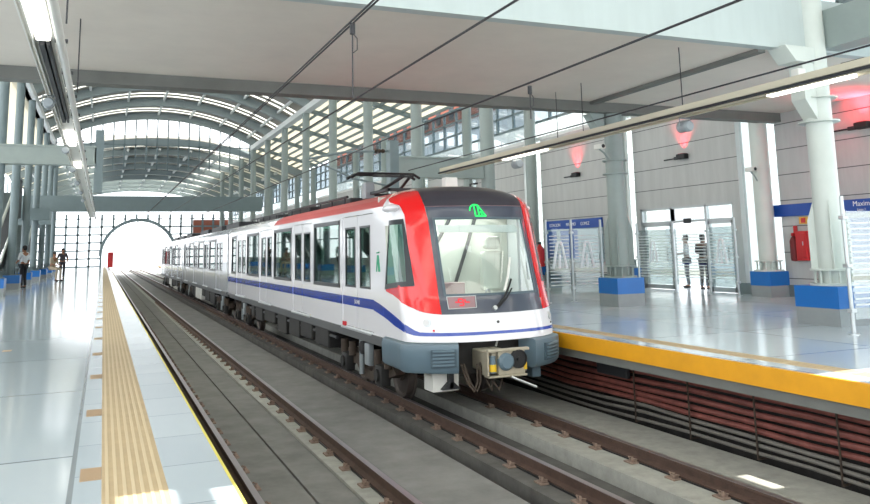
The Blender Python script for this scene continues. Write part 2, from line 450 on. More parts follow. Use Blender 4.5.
struct(MB().box(-4.05, -3.6, 16, 65, 9.75, 10.1), 'roof_beam', 'purlin')
struct(MB().box(10.85, 11.3, 16, 65, 9.75, 10.1), 'roof_beam_right', 'purlin')
# aisle roofs with open purlin panels
ai = MB()
for k in range(0, 9):
    x0 = 11.3 + k*.62
    z = 10.0 - (x0-11.1)*.27
    ai.box(x0, x0+.09, 16, 115, z, z+.16)
for k in range(17): 
    yb = 16+k*6.1
    ai.add([(11.3,yb,9.85),(16.5,yb,8.45),(16.5,yb,8.7),(11.3,yb,10.1),(11.3,yb+.25,9.85),(16.5,yb+.25,8.45),(16.5,yb+.25,8.7),(11.3,yb+.25,10.1)],
           [(0,1,2,3),(4,7,6,5),(0,4,5,1),(1,5,6,2),(2,6,7,3),(3,7,4,0)])
struct(ai, 'roof_aisle', 'steel_dark')
ak = MB()
ak.add([(11.1,16,10.2),(16.6,16,8.75),(16.6,115,8.75),(11.1,115,10.2)], [(0,1,2,3)]); ak.add([(11.1,16,10.22),(16.6,16,8.77),(16.6,115,8.77),(11.1,115,10.22)], [(0,1,2,3)])
struct(ak, 'roof_aisle_sheet', 'aisle_sheet')
struct(MB().box(-9.3, -3.8, 16, 115, 9.75, 9.77), 'roof_aisle_sheet_left', 'aisle_sheet')
# gable glazing at the end of vault A
gm = MB()
for k in range(-9, 10):
    x = VC+k*.8
    zt = VZ+math.sqrt(VR*VR-(x-VC)**2)
    gm.box(x-.05, x+.05, 65, 65.1, 8.0, zt)
gm.box(VC-VH, VC+VH, 65, 65.1, 9.9, 9.98)
struct(gm, 'window_frame_4', 'steel_dark')
# ---- lower vault B
VC2, VH2, VE2, VA2 = 4.2, 11.5, 8.0, 10.55
s2 = VA2-VE2; VR2 = (VH2*VH2+s2*s2)/(2*s2); VZ2 = VA2-VR2; TH2 = math.asin(VH2/VR2)
def arc2(th, off=0): return (VC2+(VR2+off)*math.sin(th), VZ2+(VR2+off)*math.cos(th))
v2 = MB(); r2b = MB()
ys2 = [66+6.1*k for k in range(9)]
def arcs2(mb, y0, y1, o0, o1, n=24):
    for k in range(n):
        a, b = -TH2+2*TH2*k/n, -TH2+2*TH2*(k+1)/n
        mb.prism([arc2(a, o0), arc2(a, o1), arc2(b, o1), arc2(b, o0)], 'y', y0, y1)
for y in ys2:
    arcs2(r2b, y-.2, y+.2, -.45, .05)
for y in ys2[:-1]:
    arcs2(v2, y, y+3.6, .05, .15); arcs2(v2, y+4.6, y+5.0, .05, .15)
s2k = MB()
for y in ys2[:-1]: arcs2(s2k, y+3.6, y+4.6, .09, .11); arcs2(s2k, y+5.0, y+6.1, .09, .11)
struct(s2k, 'roof_skylight_far', 'skylight')
struct(r2b, 'roof_ribs_far', 'rib'); struct(v2, 'roof_far', 'deck')
p2 = MB()
for k in range(-4, 5):
    x, z = arc2(TH2*k/4.6, -.1); p2.box(x-.09, x+.09, 71, 114, z-.1, z+.1)
struct(p2, 'roof_purlins_far', 'purlin')
struct(MB().box(-.6, 9.0, 71, 100, VA2+.15, VA2+1.0), 'roof_monitor', 'deck')

# ---- cross beams
struct(MB().box(-5.2, 10.7, 58.5, 59.3, 4.45, 5.5), 'ceiling_bridge', 'steel_dark')
struct(MB().box(-5.2, -3.2, 56.9, 57.4, 3.5, 4.35), 'ceiling_bracket', 'steel_dark')
struct(MB().box(-6.2, -3.0, 52, 52.4, 3.6, 4.3), 'ceiling_bracket_left', 'steel_dark')

# ---- outside the entrance: paving
struct(MB().box(WX+.25, 30, -10, Y1, -.24, -.01), 'ground_outside', 'conc_light')
struct(MB().box(-9.3, -9.1, 20, Y1, 0, .9), 'wall_left', 'wallpanel')
lm = MB()
for k in range(32):
    y = 20+k*3.05; lm.box(-9.25, -9.15, y, y+.12, .9, 9.3)
for z in (2.4, 3.9, 5.4, 6.9): lm.box(-9.25, -9.15, 20, Y1, z, z+.1)
struct(lm, 'window_frame_5', 'steel_dark')

# ================================================================== TRAIN
CX = 5.53
ZT = [-.5,.08,.41,.66,1.2,1.8,2.05,2.2,2.32,2.4,2.44,2.47]
YT = [10.80,10.78,10.85,10.97,11.15,11.35,11.45,11.53,11.66,11.85,12.1,12.3]
WZ = [-.5,0,2.05,2.15,2.25,2.35,2.42,2.46,2.47]
WT = [1.28,1.28,1.28,1.26,1.19,1.0,.7,.3,.2]
def interp(x, X, Y):
    if x <= X[0]: return Y[0]
    for i in range(len(X)-1):
        if x <= X[i+1]: return Y[i]+(Y[i+1]-Y[i])*(x-X[i])/(X[i+1]-X[i])
    return Y[-1]
ND = .62; NYE = 12.4
def nose0(a, z):
    y0 = interp(z, ZT, YT); w_ = interp(z, WZ, WT); s = 1 if a > 0 else -1; b = abs(a)
    if b <= 1: return Vector((CX+s*b*w_, y0+ND*(1-max(0, 1-b**2.2)**.74), z))
    return Vector((CX+s*w_, y0+ND+(b-1), z))
def aY(Y, z, s=-1): return s*(1+Y-interp(z, ZT, YT)-ND)
def nose(a, z, off=0):
    p = nose0(a, z)
    if off:
        e = .01
        da = nose0(a+e, z)-nose0(a-e, z); dz = nose0(a, z+e)-nose0(a, z-e)
        nn = da.cross(dz).normalized()
        if nn.dot(p-Vector((CX, 13, z))) < 0: nn = -nn
        p = p+nn*off
    return p
def resample(poly, n):
    L = [0]
    for i in range(len(poly)-1): L.append(L[-1]+math.hypot(poly[i+1][0]-poly[i][0], poly[i+1][1]-poly[i][1]))
    out = []
    for k in range(n+1):
        d = L[-1]*k/n; i = 0
        while i < len(L)-2 and d > L[i+1]: i += 1
        t_ = 0 if L[i+1] == L[i] else (d-L[i])/(L[i+1]-L[i])
        out.append((poly[i][0]+(poly[i+1][0]-poly[i][0])*t_, poly[i][1]+(poly[i+1][1]-poly[i][1])*t_))
    return out
def patch(A, B, off=.006, depth=.012, n=16, m=10, mb=None):
    """curved panel on the nose between boundary polylines A and B (in nose coordinates)"""
    A = resample(A, n); B = resample(B, n); mb = mb or MB()
    def grid(o): return [nose(a[0]+(b[0]-a[0])*j/m, a[1]+(b[1]-a[1])*j/m, o) for a, b in zip(A, B) for j in range(m+1)]
    top, bot = grid(off), grid(off-depth); w_ = m+1
    mb.add(top, [(i*w_+j, i*w_+j+1, (i+1)*w_+j+1, (i+1)*w_+j) for i in range(n) for j in range(m)], True)
    loop = [j for j in range(m)] + [i*w_+m for i in range(n)] + [n*w_+j for j in range(m, 0, -1)] + [i*w_ for i in range(n, 0, -1)]
    N = len(loop); v = [top[k] for k in loop]+[bot[k] for k in loop]
    mb.add(v, [(i, (i+1) % N, N+(i+1) % N, N+i) for i in range(N)], True)
    return mb
def mir(P): return [(-a, z) for a, z in P]

train = thing('metro_train_car', (CX, 20, ZR), 'leading white metro car with red-framed cab front and blue stripe on the track', 'train', 'cars of the metro train')
def P(mb, name, m, parent=None): 
    par = parent or train
    o = mb.build(name, m, par)
    # parents sit at their own places: keep world coordinates
    o.matrix_parent_inverse = Matrix.Translation(par_world(par)).inverted()
    return o
def par_world(o):
    t_ = Vector(o.location)
    while o.parent is not None:
        t_ = t_ + (o.matrix_parent_inverse.translation if True else 0); o = o.parent; t_ = t_ + Vector(o.location)
    return t_
# nose shell with holes
zs = [.03,.1,.2,.3,.41,.5,.6,.70,.76,.85,1.0,1.2,1.4,1.6,1.8,1.86,1.95,2.05,2.1,2.15,2.2,2.25,2.32,2.38,2.42,2.45,2.47]
fa = [-1,-.97,-.93,-.9,-.8,-.7,-.62,-.5,-.4,-.25,-.1,.1,.25,.4,.5,.62,.7,.8,.9,.93,.97,1]
fs_ = [1,.85,.7,.5,.3,.15]
cols = [('s',-1,f) for f in fs_]+[('f',a) for a in fa]+[('s',1,f) for f in fs_[::-1]]
def colpt(c, z):
    if c[0] == 'f': return nose0(c[1], z)
    ye = interp(z, ZT, YT)+ND
    return nose0(c[1]*(1+c[2]*max(.01, NYE-ye)), z)
sh = MB(); nc = len(cols)
vv = [colpt(c, z) for z in zs for c in cols]; ff = []
def cid(c): return c[1] if c[0] == 'f' else c[1]*(1+c[2])
for i in range(len(zs)-1):
    for j in range(nc-1):
        zm = (zs[i]+zs[i+1])/2; am = (cid(cols[j])+cid(cols[j+1]))/2
        if .70 < zm < 1.86 and abs(am) < .62: continue
        if .85 < zm < 1.8 and (.93 < abs(am) < 1.7): continue
        if .6 < zm < 2.05 and .70 < abs(am) < .80: continue
        if zm > 2.15 and abs(am) < .8: continue
        ff.append((i*nc+j, i*nc+j+1, (i+1)*nc+j+1, (i+1)*nc+j))
sh.add(vv, ff, True)
P(sh, 'nose_shell', 'train_white')
# coloured panels
maskL = [(-.645,.43),(-.645,.7)]
mk = MB()
zl = [.425,.55,.69]
patch([(-.645,.43),(-.64,.69)], [(.735,.43),(.745,.69)], n=6, m=24, mb=mk)                      # below the glass
patch([(-.64,.69),(-.638,1.2),(-.634,1.90)], [(-.575,.69),(-.575,1.2),(-.575,1.90)], mb=mk, m=4)
patch([(.675,.69),(.675,1.2),(.675,1.90)], [(.75,.69),(.75,1.2),(.75,1.90)], mb=mk, m=4)
patch([(-.634,1.89),(-.643,2.07)], [(.75,1.89),(.752,2.09)], n=5, m=24, mb=mk)
P(mk, 'front_mask', 'train_mask')
br = patch([(-.645,2.075),(-.66,2.15),(-.70,2.25),(-.78,2.335),(-.9,2.38),(-1.0,2.42)], [(.75,2.09),(.76,2.15),(.79,2.25),(.86,2.335),(.95,2.38),(1.0,2.42)], off=.014, depth=.03, n=18, m=26)
P(br, 'brow_panel', 'train_brow')
seam = patch([(-.645,2.068),(-.645,2.082)], [(.75,2.083),(.75,2.097)], off=.009, n=2, m=24); P(seam, 'brow_seam', 'panel_grey')
redL = [(-.645,.43),(-.638,.86),(-.636,1.39),(-.634,1.86),(-.65,2.1),(-.70,2.25),(-.78,2.34),(-.9,2.385)]
redO = [(-.86,.48),(-.878,.80),(-.878,1.4),(-.868,1.95),(-.90,2.10),(-1.05,2.2),(-1.18,2.28),(-1.25,2.33)]
rp = patch(redL, redO, off=.014, depth=.03, n=40, m=10)
patch([(-.645,.43),(-.72,.44),(-.8,.455),(-.86,.48),(-.95,.55),(-1.03,.635),(-1.3,.70),(-1.62,.745)], [(-.86,.76),(-.87,.84),(-.875,.86),(-.88,.87),(-.95,.86),(-1.03,.85),(-1.3,.83),(-1.63,.80)], off=.008, n=26, m=6, mb=rp)
P(rp, 'red_pillar', 'train_red')
redR = [(.735,.43),(.79,.71),(.75,1.11),(.75,1.69),(.752,2.0),(.766,2.2),(.82,2.3),(.9,2.385)]
redRO = [(.975,.45),(.985,.8),(.985,1.4),(.985,1.95),(.95,2.10),(.96,2.2),(1.0,2.28),(1.1,2.33)]
P(patch(redR, redRO, off=.014, depth=.03, n=40, m=10), 'red_pillar', 'train_red')
# windscreen, blind, cab side windows
wsF = MB()
def frame_patch(a0, a1, z0, z1, t_, mb, off=.012, n=14):
    patch([(a0,z0),(a1,z0)], [(a0,z0+t_),(a1,z0+t_)], off=off, n=n, m=2, mb=mb)
    patch([(a0,z1-t_),(a1,z1-t_)], [(a0,z1),(a1,z1)], off=off, n=n, m=2, mb=mb)
    patch([(a0,z0),(a0,z1)], [(a0+t_*.8,z0),(a0+t_*.8,z1)], off=off, n=n, m=2, mb=mb)
    patch([(a1-t_*.8,z0),(a1-t_*.8,z1)], [(a1,z0),(a1,z1)], off=off, n=n, m=2, mb=mb)
frame_patch(-.585,.685,.685,1.895,.035,wsF)
ws = P(patch([(-.58,.69),(-.58,1.89)], [(.68,.69),(.68,1.89)], off=.002, depth=.008, n=18, m=20), 'windscreen', 'ws_glass')
P(wsF, 'windscreen_frame', 'skirt2', ws)
P(patch([(-.54,1.68),(-.54,1.79)], [(.60,1.665),(.60,1.785)], off=-.05, depth=.02, n=3, m=16), 'sun_blind', 'white')
for s in (-1, 1):
    y12 = 12.06
    L_ = [(aY(12.26,.775,s),.775), (aY(12.16,1.3,s),1.3), (aY(12.04,1.87,s),1.87)]
    R_ = [(s*.885,.845),(s*.885,1.3),(s*.892,1.885)]
    gl = P(patch(L_, R_, off=.011, depth=.008, n=14, m=8), 'cab_side_window', 'cab_glass')
    fr = MB()
    def lerp(t_, k):
        A_, B_ = resample(L_, 14), resample(R_, 14)
        return (A_[k][0]+(B_[k][0]-A_[k][0])*t_, A_[k][1]+(B_[k][1]-A_[k][1])*t_)
    for ta, tb_ in ((-.03,.06),(.93,1.03)):
        patch([lerp(ta,k) for k in range(15)], [lerp(tb_,k) for k in range(15)], off=.016, n=14, m=2, mb=fr)
    patch([lerp(x/8,0) for x in range(9)], [lerp(x/8,1) for x in range(9)], off=.0165, n=8, m=2, mb=fr)
    patch([lerp(x/8,13) for x in range(9)], [lerp(x/8,14) for x in range(9)], off=.0165, n=8, m=2, mb=fr)
    P(fr, 'window_gasket', 'frame_black', gl)
    if s < 0: P(MB().bbox(CX+s*1.0, CX+s*1.04, 11.95, 12.3, .6, 1.95, .01), 'cab_curtain', 'teal')
    # rear-view camera housing above the cab window
    vb = MB().sphere((CX+s*1.25, 12.08 if s < 0 else 12.2, 2.07), .10 if s < 0 else .07, .33 if s < 0 else .25, .065, 16); P(vb, 'mirror_housing', 'train_white')
# stripe on the nose
st_hi = [(aY(12.4,.5),.495),(aY(12.2,.45),.455),(-1.384,.38),(-1.15,.325),(-.995,.285),(-.93,.21),(-.88,.178),(-.684,.170),(0,.172),(.5,.168),(.985,.160)]
st_lo = [(aY(12.4,.34),.335),(aY(12.2,.3),.30),(-1.423,.227),(-1.15,.19),(-.999,.165),(-.94,.132),(-.88,.122),(-.687,.120),(0,.129),(.5,.122),(.985,.112)]
P(patch(st_hi, st_lo, off=.005, n=60, m=3), 'blue_stripe', 'train_blue')
# lamps, emblem, number panel
def disc_on(a, z, r, name, m, h=.012, par=None, rim=None):
    c = nose(a, z); nn = (nose(a, z, .05)-c).normalized()
    return P(MB().tube([c-nn*.01, c+nn*h], r, 18), name, m, par)
for a in (-.80, .885):
    hl = disc_on(a, .315, .062, 'headlamp', 'aluminium', .012)
    disc_on(a-.01 if a < 0 else a, .315, .044, 'lamp_lens', 'lamp_lens', .02, hl)
disc_on(-.742, .20, .018, 'marker_lamp', 'red_lens'); disc_on(.90, .205, .016, 'marker_lamp', 'dark'); disc_on(0, .30, .02, 'coupling_socket', 'dark')
np_ = P(patch([(-.555,.505),(-.55,.675)], [(-.255,.515),(-.235,.68)], off=.012, n=4, m=8), 'number_panel', 'panel_grey')
nf = MB()
for A_, B_ in (([(-.56,.5),(-.25,.51)],[(-.56,.508),(-.25,.518)]), ([(-.555,.677),(-.23,.682)],[(-.555,.685),(-.23,.69)]), ([(-.565,.5),(-.56,.685)],[(-.557,.5),(-.552,.685)]), ([(-.248,.51),(-.228,.69)],[(-.24,.51),(-.22,.69)])):
    patch(A_, B_, off=.018, n=6, m=2, mb=nf)
P(nf, 'panel_frame', 'aluminium', np_)
def strokes_on(segs, wd, name, m, off=.016, par=None):
    mb = MB()
    for (a0, z0), (a1, z1) in segs:
        dx, dz = (a1-a0)*1.2, z1-z0; L = math.hypot(dx, dz); nx, nz = -dz/L*wd/2/1.2, dx/L*wd/2
        patch([(a0+nx, z0+nz), (a1+nx, z1+nz)], [(a0-nx, z0-nz), (a1-nx, z1-nz)], off=off, depth=.006, n=3, m=1, mb=mb)
    return P(mb, name, m, par)
def seven(ax, z, wd, h, segs):
    S = {'a': ((0,1),(1,1)), 'b': ((1,1),(1,.5)), 'c': ((1,.5),(1,0)), 'd': ((0,0),(1,0)), 'e': ((0,0),(0,.5)), 'f': ((0,.5),(0,1)), 'g': ((0,.5),(1,.5))}
    return [((ax+S[k][0][0]*wd, z+S[k][0][1]*h), (ax+S[k][1][0]*wd, z+S[k][1][1]*h)) for k in segs]
strokes_on(seven(-.475,.555,.04,.085,'g')+seven(-.435,.55,.05,.09,'abcdfg')+seven(-.36,.55,.05,.09,'fg'), .02, 'number_digits', 'red_sign', .018, np_)
# green emblem above the windscreen
em = []
pts = [(-.03-.08*math.cos(math.pi*k/10), 1.99+.10*math.sin(math.pi*k/10)) for k in range(8)]
em += list(zip(pts[:-1], pts[1:]))
em += [((-.045,1.90),(-.045,2.07)), ((.005,1.90),(.005,2.09)), ((.005,2.09),(.10,1.90)), ((.03,1.98),(.06,1.90)), ((-.045,1.905),(.10,1.905))]
strokes_on(em, .024, 'route_emblem', 'green_sign', .02)
# wiper
def npnt(a, z, o): return nose(a, z, o)
wp = P(MB().tube([npnt(.0,.50,.03), npnt(.12,.62,.06), npnt(.22,.80,.06), npnt(.27,.9,.05)], .016, 8).tube([npnt(.03,.50,.03), npnt(.16,.62,.06), npnt(.25,.76,.06)], .012, 8), 'wiper_arm', 'black')
P(MB().tube([npnt(.13,.72,.085), npnt(.22,.95,.085), npnt(.30,1.22,.07)], .02, 6), 'wiper_blade', 'tray_white', wp)
P(MB().tube([npnt(-.02,.49,.0), npnt(-.02,.49,.05)], .035, 12), 'wiper_pivot', 'aluminium', wp)
rr = MB().lathe([(.045,0),(.045,.02),(.025,.02),(.025,0)], nose(-.055,.735,.01), 'y', 16); P(rr, 'washer_ring', 'aluminium')
# cab interior
P(MB().bbox(CX-.85, CX+.85, 11.55, 12.0, .05, .66, .03), 'driver_desk', 'interior')
P(MB().bbox(CX-.5, CX-.1, 11.75, 12.1, .66, .86, .02), 'desk_console', 'panel_grey')
P(MB().box(CX-1.22, CX+1.22, 12.75, 12.8, .0, 2.3), 'cab_bulkhead', 'interior')
P(MB().bbox(CX+.3, CX+.7, 11.9, 12.05, .7, 1.35, .05).bbox(CX+.36, CX+.64, 11.86, 12.08, 1.38, 1.6, .06), 'driver_seat', 'interior')
P(MB().tube([(CX-.6,12.7,.9),(CX-.2,12.68,1.5),(CX+.1,12.66,2.0)], .03, 6).tube([(CX+.15,12.7,.8),(CX+.4,12.68,1.5),(CX+.6,12.66,2.1)], .03, 6), 'gantry_reflection', 'dark')  # dark diagonal tubes imitating the gantry reflected in the windscreen

# car body
def side_wall(mb, X, th, y0, y1, z0, z1, hs):
    """flat side wall with rectangular openings hs = (ya,yb,za,zb)"""
    ysx = sorted(set([y0, y1]+[h[i] for h in hs for i in (0, 1)])); zsx = sorted(set([z0, z1]+[h[i] for h in hs for i in (2, 3)]))
    for i in range(len(ysx)-1):
        run = None
        for j in range(len(zsx)-1):
            cy, cz = (ysx[i]+ysx[i+1])/2, (zsx[j]+zsx[j+1])/2
            if any(h[0] < cy < h[1] and h[2] < cz < h[3] for h in hs): continue
            mb.box(X, X+th, ysx[i], ysx[i+1], zsx[j], zsx[j+1])
def roofprof(o=0): return [(CX-1.275, 2.12), (CX-1.26, 2.16), (CX-1.19, 2.25), (CX-1.0, 2.35), (CX-.7, 2.42), (CX-.3, 2.46), (CX+.3, 2.46), (CX+.7, 2.42), (CX+1.0, 2.35), (CX+1.19, 2.25), (CX+1.26, 2.16), (CX+1.275, 2.12)]
def car(par, ya, yb, doors, lead):
    def Q(mb, name, m, p=None): return P(mb, name, m, p or par)
    dw = .95
    wins = []
    prev = None
    edges = [(d-dw, d+dw) for d in doors]
    if not lead: wins.append((ya+.75, edges[0][0]-.15))
    for k in range(len(edges)-1): wins.append((edges[k][1]+.17, edges[k+1][0]-.15))
    wins.append((edges[-1][1]+.15, yb-.7))
    wins = [w_ for w_ in wins if w_[1]-w_[0] > .5]
    bodym = 'train_white' if lead else 'train_grey'
    hs = [(a, b, .03, 2.04) for a, b in edges]+[(a, b, .72, 1.99) for a, b in wins]
    body = MB()
    side_wall(body, CX-1.28, .05, ya, yb, 0.0, 2.12, hs); side_wall(body, CX+1.23, .05, ya, yb, 0, 2.12, hs)
    body.box(CX-1.23, CX+1.23, yb-.05, yb, 0, 2.12)
    if not lead: body.box(CX-1.23, CX+1.23, ya, ya+.05, 0, 2.12)
    Q(body, 'car_body', bodym)
    Q(MB().box(CX-1.23, CX+1.23, ya, yb, -.02, .03), 'car_floor', 'under')
    Q(MB().box(CX-1.2, CX+1.2, ya, yb, 2.05, 2.1), 'car_ceiling', 'interior')
    if lead:
        Q(MB().prism(roofprof(), 'y', ya, 21.5), 'roof', 'train_roof_red'); Q(MB().prism(roofprof(), 'y', 21.5, yb), 'roof_rear', 'train_white')
    else: Q(MB().prism(roofprof(), 'y', ya, yb), 'roof', 'train_grey')
    for s in (-1, 1):
        X = CX+s*1.28
        # sole bar and step ledge
        Q(MB().box(X-s*.02, X+s*.03, ya, yb, -.07, .0).box(X-s*.16, X-s*.04, ya+.1, yb-.1, -.17, -.07), 'sole_bar', 'sole')
        # stripe in runs between door seams
        cur = ya
        for a, b in edges+[(yb, yb)]:
            if lead and cur == ya:
                sb = MB().prism([(ya, .337), (ya+.2, .365), (a-.01, .405), (a-.01, .57), (ya+.2, .53), (ya, .495)], 'x', X-.008, X+.008)
            else: sb = MB().box(X-s*.01, X+s*.006, cur, a-.01, .41, .575)
            if a-.01 > cur: Q(sb, 'blue_stripe', 'train_blue' if lead else 'train_grey')
            cur = b+.01
        for a, b in wins:
            g = Q(MB().box(X-s*.03, X-s*.022, a+.02, b-.02, .74, 1.97), 'side_window', 'train_glass')
            f = MB(); t_ = .07
            f.box(X-s*.035, X+s*.006, a, b, .70, .70+t_); f.box(X-s*.035, X+s*.006, a, b, 1.99-t_, 2.0)
            f.box(X-s*.035, X+s*.006, a, a+t_, .70, 2.0); f.box(X-s*.035, X+s*.006, b-t_, b, .70, 2.0)
            Q(f, 'window_frame', 'frame_black', g)
        for a, b in edges:
            mid = (a+b)/2
            for y0_, y1_, gy0, gy1 in ((a+.01, mid-.012, mid-.75, mid-.14), (mid+.012, b-.01, mid+.12, mid+.78)):
                leaf = MB(); side_wall(leaf, X-s*.035 if s > 0 else X+.012, .023, y0_, y1_, .04, 2.03, [(gy0, gy1, .74, 1.84)])
                lf = Q(leaf, 'door_leaf', bodym)
                xg = X-s*.024
                Q(MB().box(xg-.004, xg+.004, gy0-.01, gy1+.01, .73, 1.85), 'door_window', 'train_glass', lf)
                gk = MB(); t_ = .035; x0_, x1_ = X-s*.03, X-s*.006
                gk.box(x0_, x1_, gy0, gy1, .74, .74+t_); gk.box(x0_, x1_, gy0, gy1, 1.84-t_, 1.84); gk.box(x0_, x1_, gy0, gy0+t_, .74, 1.84); gk.box(x0_, x1_, gy1-t_, gy1, .74, 1.84)
                Q(gk, 'window_gasket', 'frame_black', lf)
                if lead: Q(MB().box(X-s*.02, X-s*.004, y0_, y1_, .41, .575), 'stripe_panel', 'train_blue', lf)
            Q(MB().box(X-s*.04, X-s*.02, mid-.012, mid+.012, .04, 2.03), 'door_seal', 'black')
            if s < 0: Q(MB().bbox(X-.05, X+.0, mid-.9, mid+.9, -.02, .02, .008), 'door_sill', 'aluminium')
        # benches and poles inside
    bn = MB()
    for a, b in wins:
        for s in (-1, 1):
            x0_, x1_ = CX+s*1.2, CX+s*.78
            Q(MB().bbox(min(x0_,x1_), max(x0_,x1_), a+.15, b-.15, .38, .5, .03).bbox(min(CX+s*1.2,CX+s*1.1), max(CX+s*1.2,CX+s*1.1), a+.15, b-.15, .5, .95, .03), 'bench_seat', 'seat')
    for d in doors:
        Q(MB().cyl((CX, d, .03), (CX, d, 2.05), .022, 8), 'grab_pole', 'pole_yellow')
    # gangway
    Q(MB().box(CX-1.05, CX+1.05, yb-.02, yb+.14, .0, 2.2).box(CX-1.0, CX+1.0, yb+.12, yb+.24, .03, 2.16), 'gangway_bellows', 'rubber')
    # bogies
    for bc in ((ya+1.65) if lead else ya+2.4, yb-2.4):
        fr = MB()
        for s in (-1, 1):
            x = CX+s*.95
            fr.prism([(bc-1.55,-.62),(bc-1.3,-.45),(bc-.5,-.5),(bc-.3,-.72),(bc+.3,-.72),(bc+.5,-.5),(bc+1.3,-.45),(bc+1.55,-.62),(bc+1.2,-.72),(bc+.6,-.7),(bc+.35,-.88),(bc-.35,-.88),(bc-.6,-.7),(bc-1.2,-.72)][::-1], 'x', x-.09, x+.09)
        fr.box(CX-.95, CX+.95, bc-.2, bc+.2, -.7, -.45)
        bo = Q(fr, 'bogie_frame', 'bogie')
        for dy in (-1.02, 1.02):
            for s, rx in ((-1, R3), (1, R4)):
                cx = rx
                wl = MB().lathe([(.0,-.07),(.12,-.09),(.14,-.05),(.33,-.04),(.36,-.07),(.405,-.07),(.41,.04),(.44,.05),(.44,.075),(.36,.075),(.33,.03),(.14,.05),(.12,.09),(0,.09)] if s < 0 else [(.0,.07),(.12,.09),(.14,.05),(.33,.04),(.36,.07),(.405,.07),(.41,-.04),(.44,-.05),(.44,-.075),(.36,-.075),(.33,-.03),(.14,-.05),(.12,-.09),(0,-.09)], (cx, bc+dy, ZR+.412), 'x', 28)
                Q(wl, 'wheel', 'wheel', bo)
                xx = CX+s*1.08
                Q(MB().bbox(xx-.1, xx+.08, bc+dy-.17, bc+dy+.17, -.86, -.52, .03).cyl((xx-.14*1, bc+dy, -.68), (xx+.12, bc+dy, -.68), .1, 14), 'axle_box', 'under', bo)
                [Q(MB().cyl((xx, bc+dy+e, -.55), (xx, bc+dy+e, -.3), .075, 12), 'coil_spring', 'bogie', bo) for e in (-.27, .27)]
            Q(MB().cyl((R3, bc+dy, ZR+.412), (R4, bc+dy, ZR+.412), .07, 12), 'axle', 'under', bo)
        for s in (-1, 1):
            xx = CX+s*1.12
            Q(MB().cyl((xx, bc+.05, -.8), (xx, bc+.05, -.2), .045, 10).bbox(xx-.05, xx+.05, bc-.5, bc-.25, -.6, -.22, .02), 'damper', 'speaker', bo)
            Q(MB().lathe([(0,0),(.26,0),(.28,.06),(.28,.16),(.26,.22),(0,.22)], (CX+s*.9, bc, -.44), 'z', 16), 'air_spring', 'rubber', bo)
    # underframe boxes
    y = ya+3.9 if lead else ya+4.4
    rnd = random.Random(int(ya))
    k = 0
    while y < yb-4.6:
        L = rnd.choice([.7, 1.1, 1.5]); L = min(L, yb-4.2-y)
        dp = rnd.uniform(.4, .62)
        light = (not lead) and k in (3, 4)
        Q(MB().bbox(CX-1.16, CX-.3, y, y+L, -.12-dp, -.1, .03), 'equipment_box', 'tray_white' if light else 'under')
        y += L+rnd.uniform(.12, .5); k += 1
    Q(MB().box(CX-.3, CX+1.1, ya+3.9, yb-4, -.6, -.1), 'underframe', 'under')
    Q(MB().cyl((CX-1.1, ya+3.4, -.32), (CX-1.1, yb-3.5, -.32), .035, 8).cyl((CX-1.14, ya+3.4, -.2), (CX-1.14, yb-3.5, -.2), .025, 8), 'brake_pipe', 'dark')
def fill_light_in(par, x, y, z, sx, sy, e):  # added area light to brighten the train interior, no fitting built
    ld = bpy.data.lights.new('interior_fill', 'AREA'); ld.shape = 'RECTANGLE'; ld.size = sx; ld.size_y = sy; ld.energy = e; ld.color = (.96, 1, .94)
    lo = bpy.data.objects.new('interior_fill', ld); COL.objects.link(lo); lo.parent = par; lo.matrix_parent_inverse = Matrix.Translation(par_world(par)).inverted(); lo.location = (x, y, z)
fill_light_in(train, CX, 12.3, 2.04, 1.6, .5, 24)
for yy_ in (15.5, 20, 24.5): fill_light_in(train, CX, yy_, 2.03, 1.4, 3.2, 60)
doors = [13.85, 18.15, 22.55, 26.9]
car(train, NYE, 29.75, doors, True)
# door leaf number on stripe, small emblem beside the door, red warning mark
def text(s, size, loc, rot, m, parent, name, ext=.002, align='CENTER'):
    cu = bpy.data.curves.new(name, 'FONT'); cu.body = s; cu.size = size; cu.extrude = ext; cu.align_x = align; cu.align_y = 'CENTER'
    to = bpy.data.objects.new(name, cu); COL.objects.link(to); bpy.context.view_layer.update()
    me = bpy.data.meshes.new_from_object(to.evaluated_get(bpy.context.evaluated_depsgraph_get())); bpy.data.objects.remove(to)
    o = bpy.data.objects.new(name, me); COL.objects.link(o); me.materials.clear(); me.materials.append(M[m])
    if parent is not None:
        o.parent = parent; o.matrix_parent_inverse = Matrix.Translation(par_world(parent)).inverted()
    o.location = loc; o.rotation_euler = rot
    return o
text('5=3=8', .11, (CX-1.29, 13.83, .49), (math.pi/2, 0, -math.pi/2), 'sign_white', train, 'car_lettering')
emb = MB()
for (y0_, z0_), (y1_, z1_) in [((12.72,1.05),(12.66,1.32)), ((12.60,1.05),(12.66,1.32)), ((12.55,1.05),(12.62,1.32)), ((12.70,1.36),(12.58,1.37))]:
    emb.tube([(CX-1.283, y0_, z0_), (CX-1.283, y1_, z1_)], .014, 6)
P(emb, 'side_emblem', 'green_logo')
P(MB().bbox(CX-1.3, CX-1.27, 14.55, 14.75, .02, .1, .01), 'step_marker', 'red_lens')
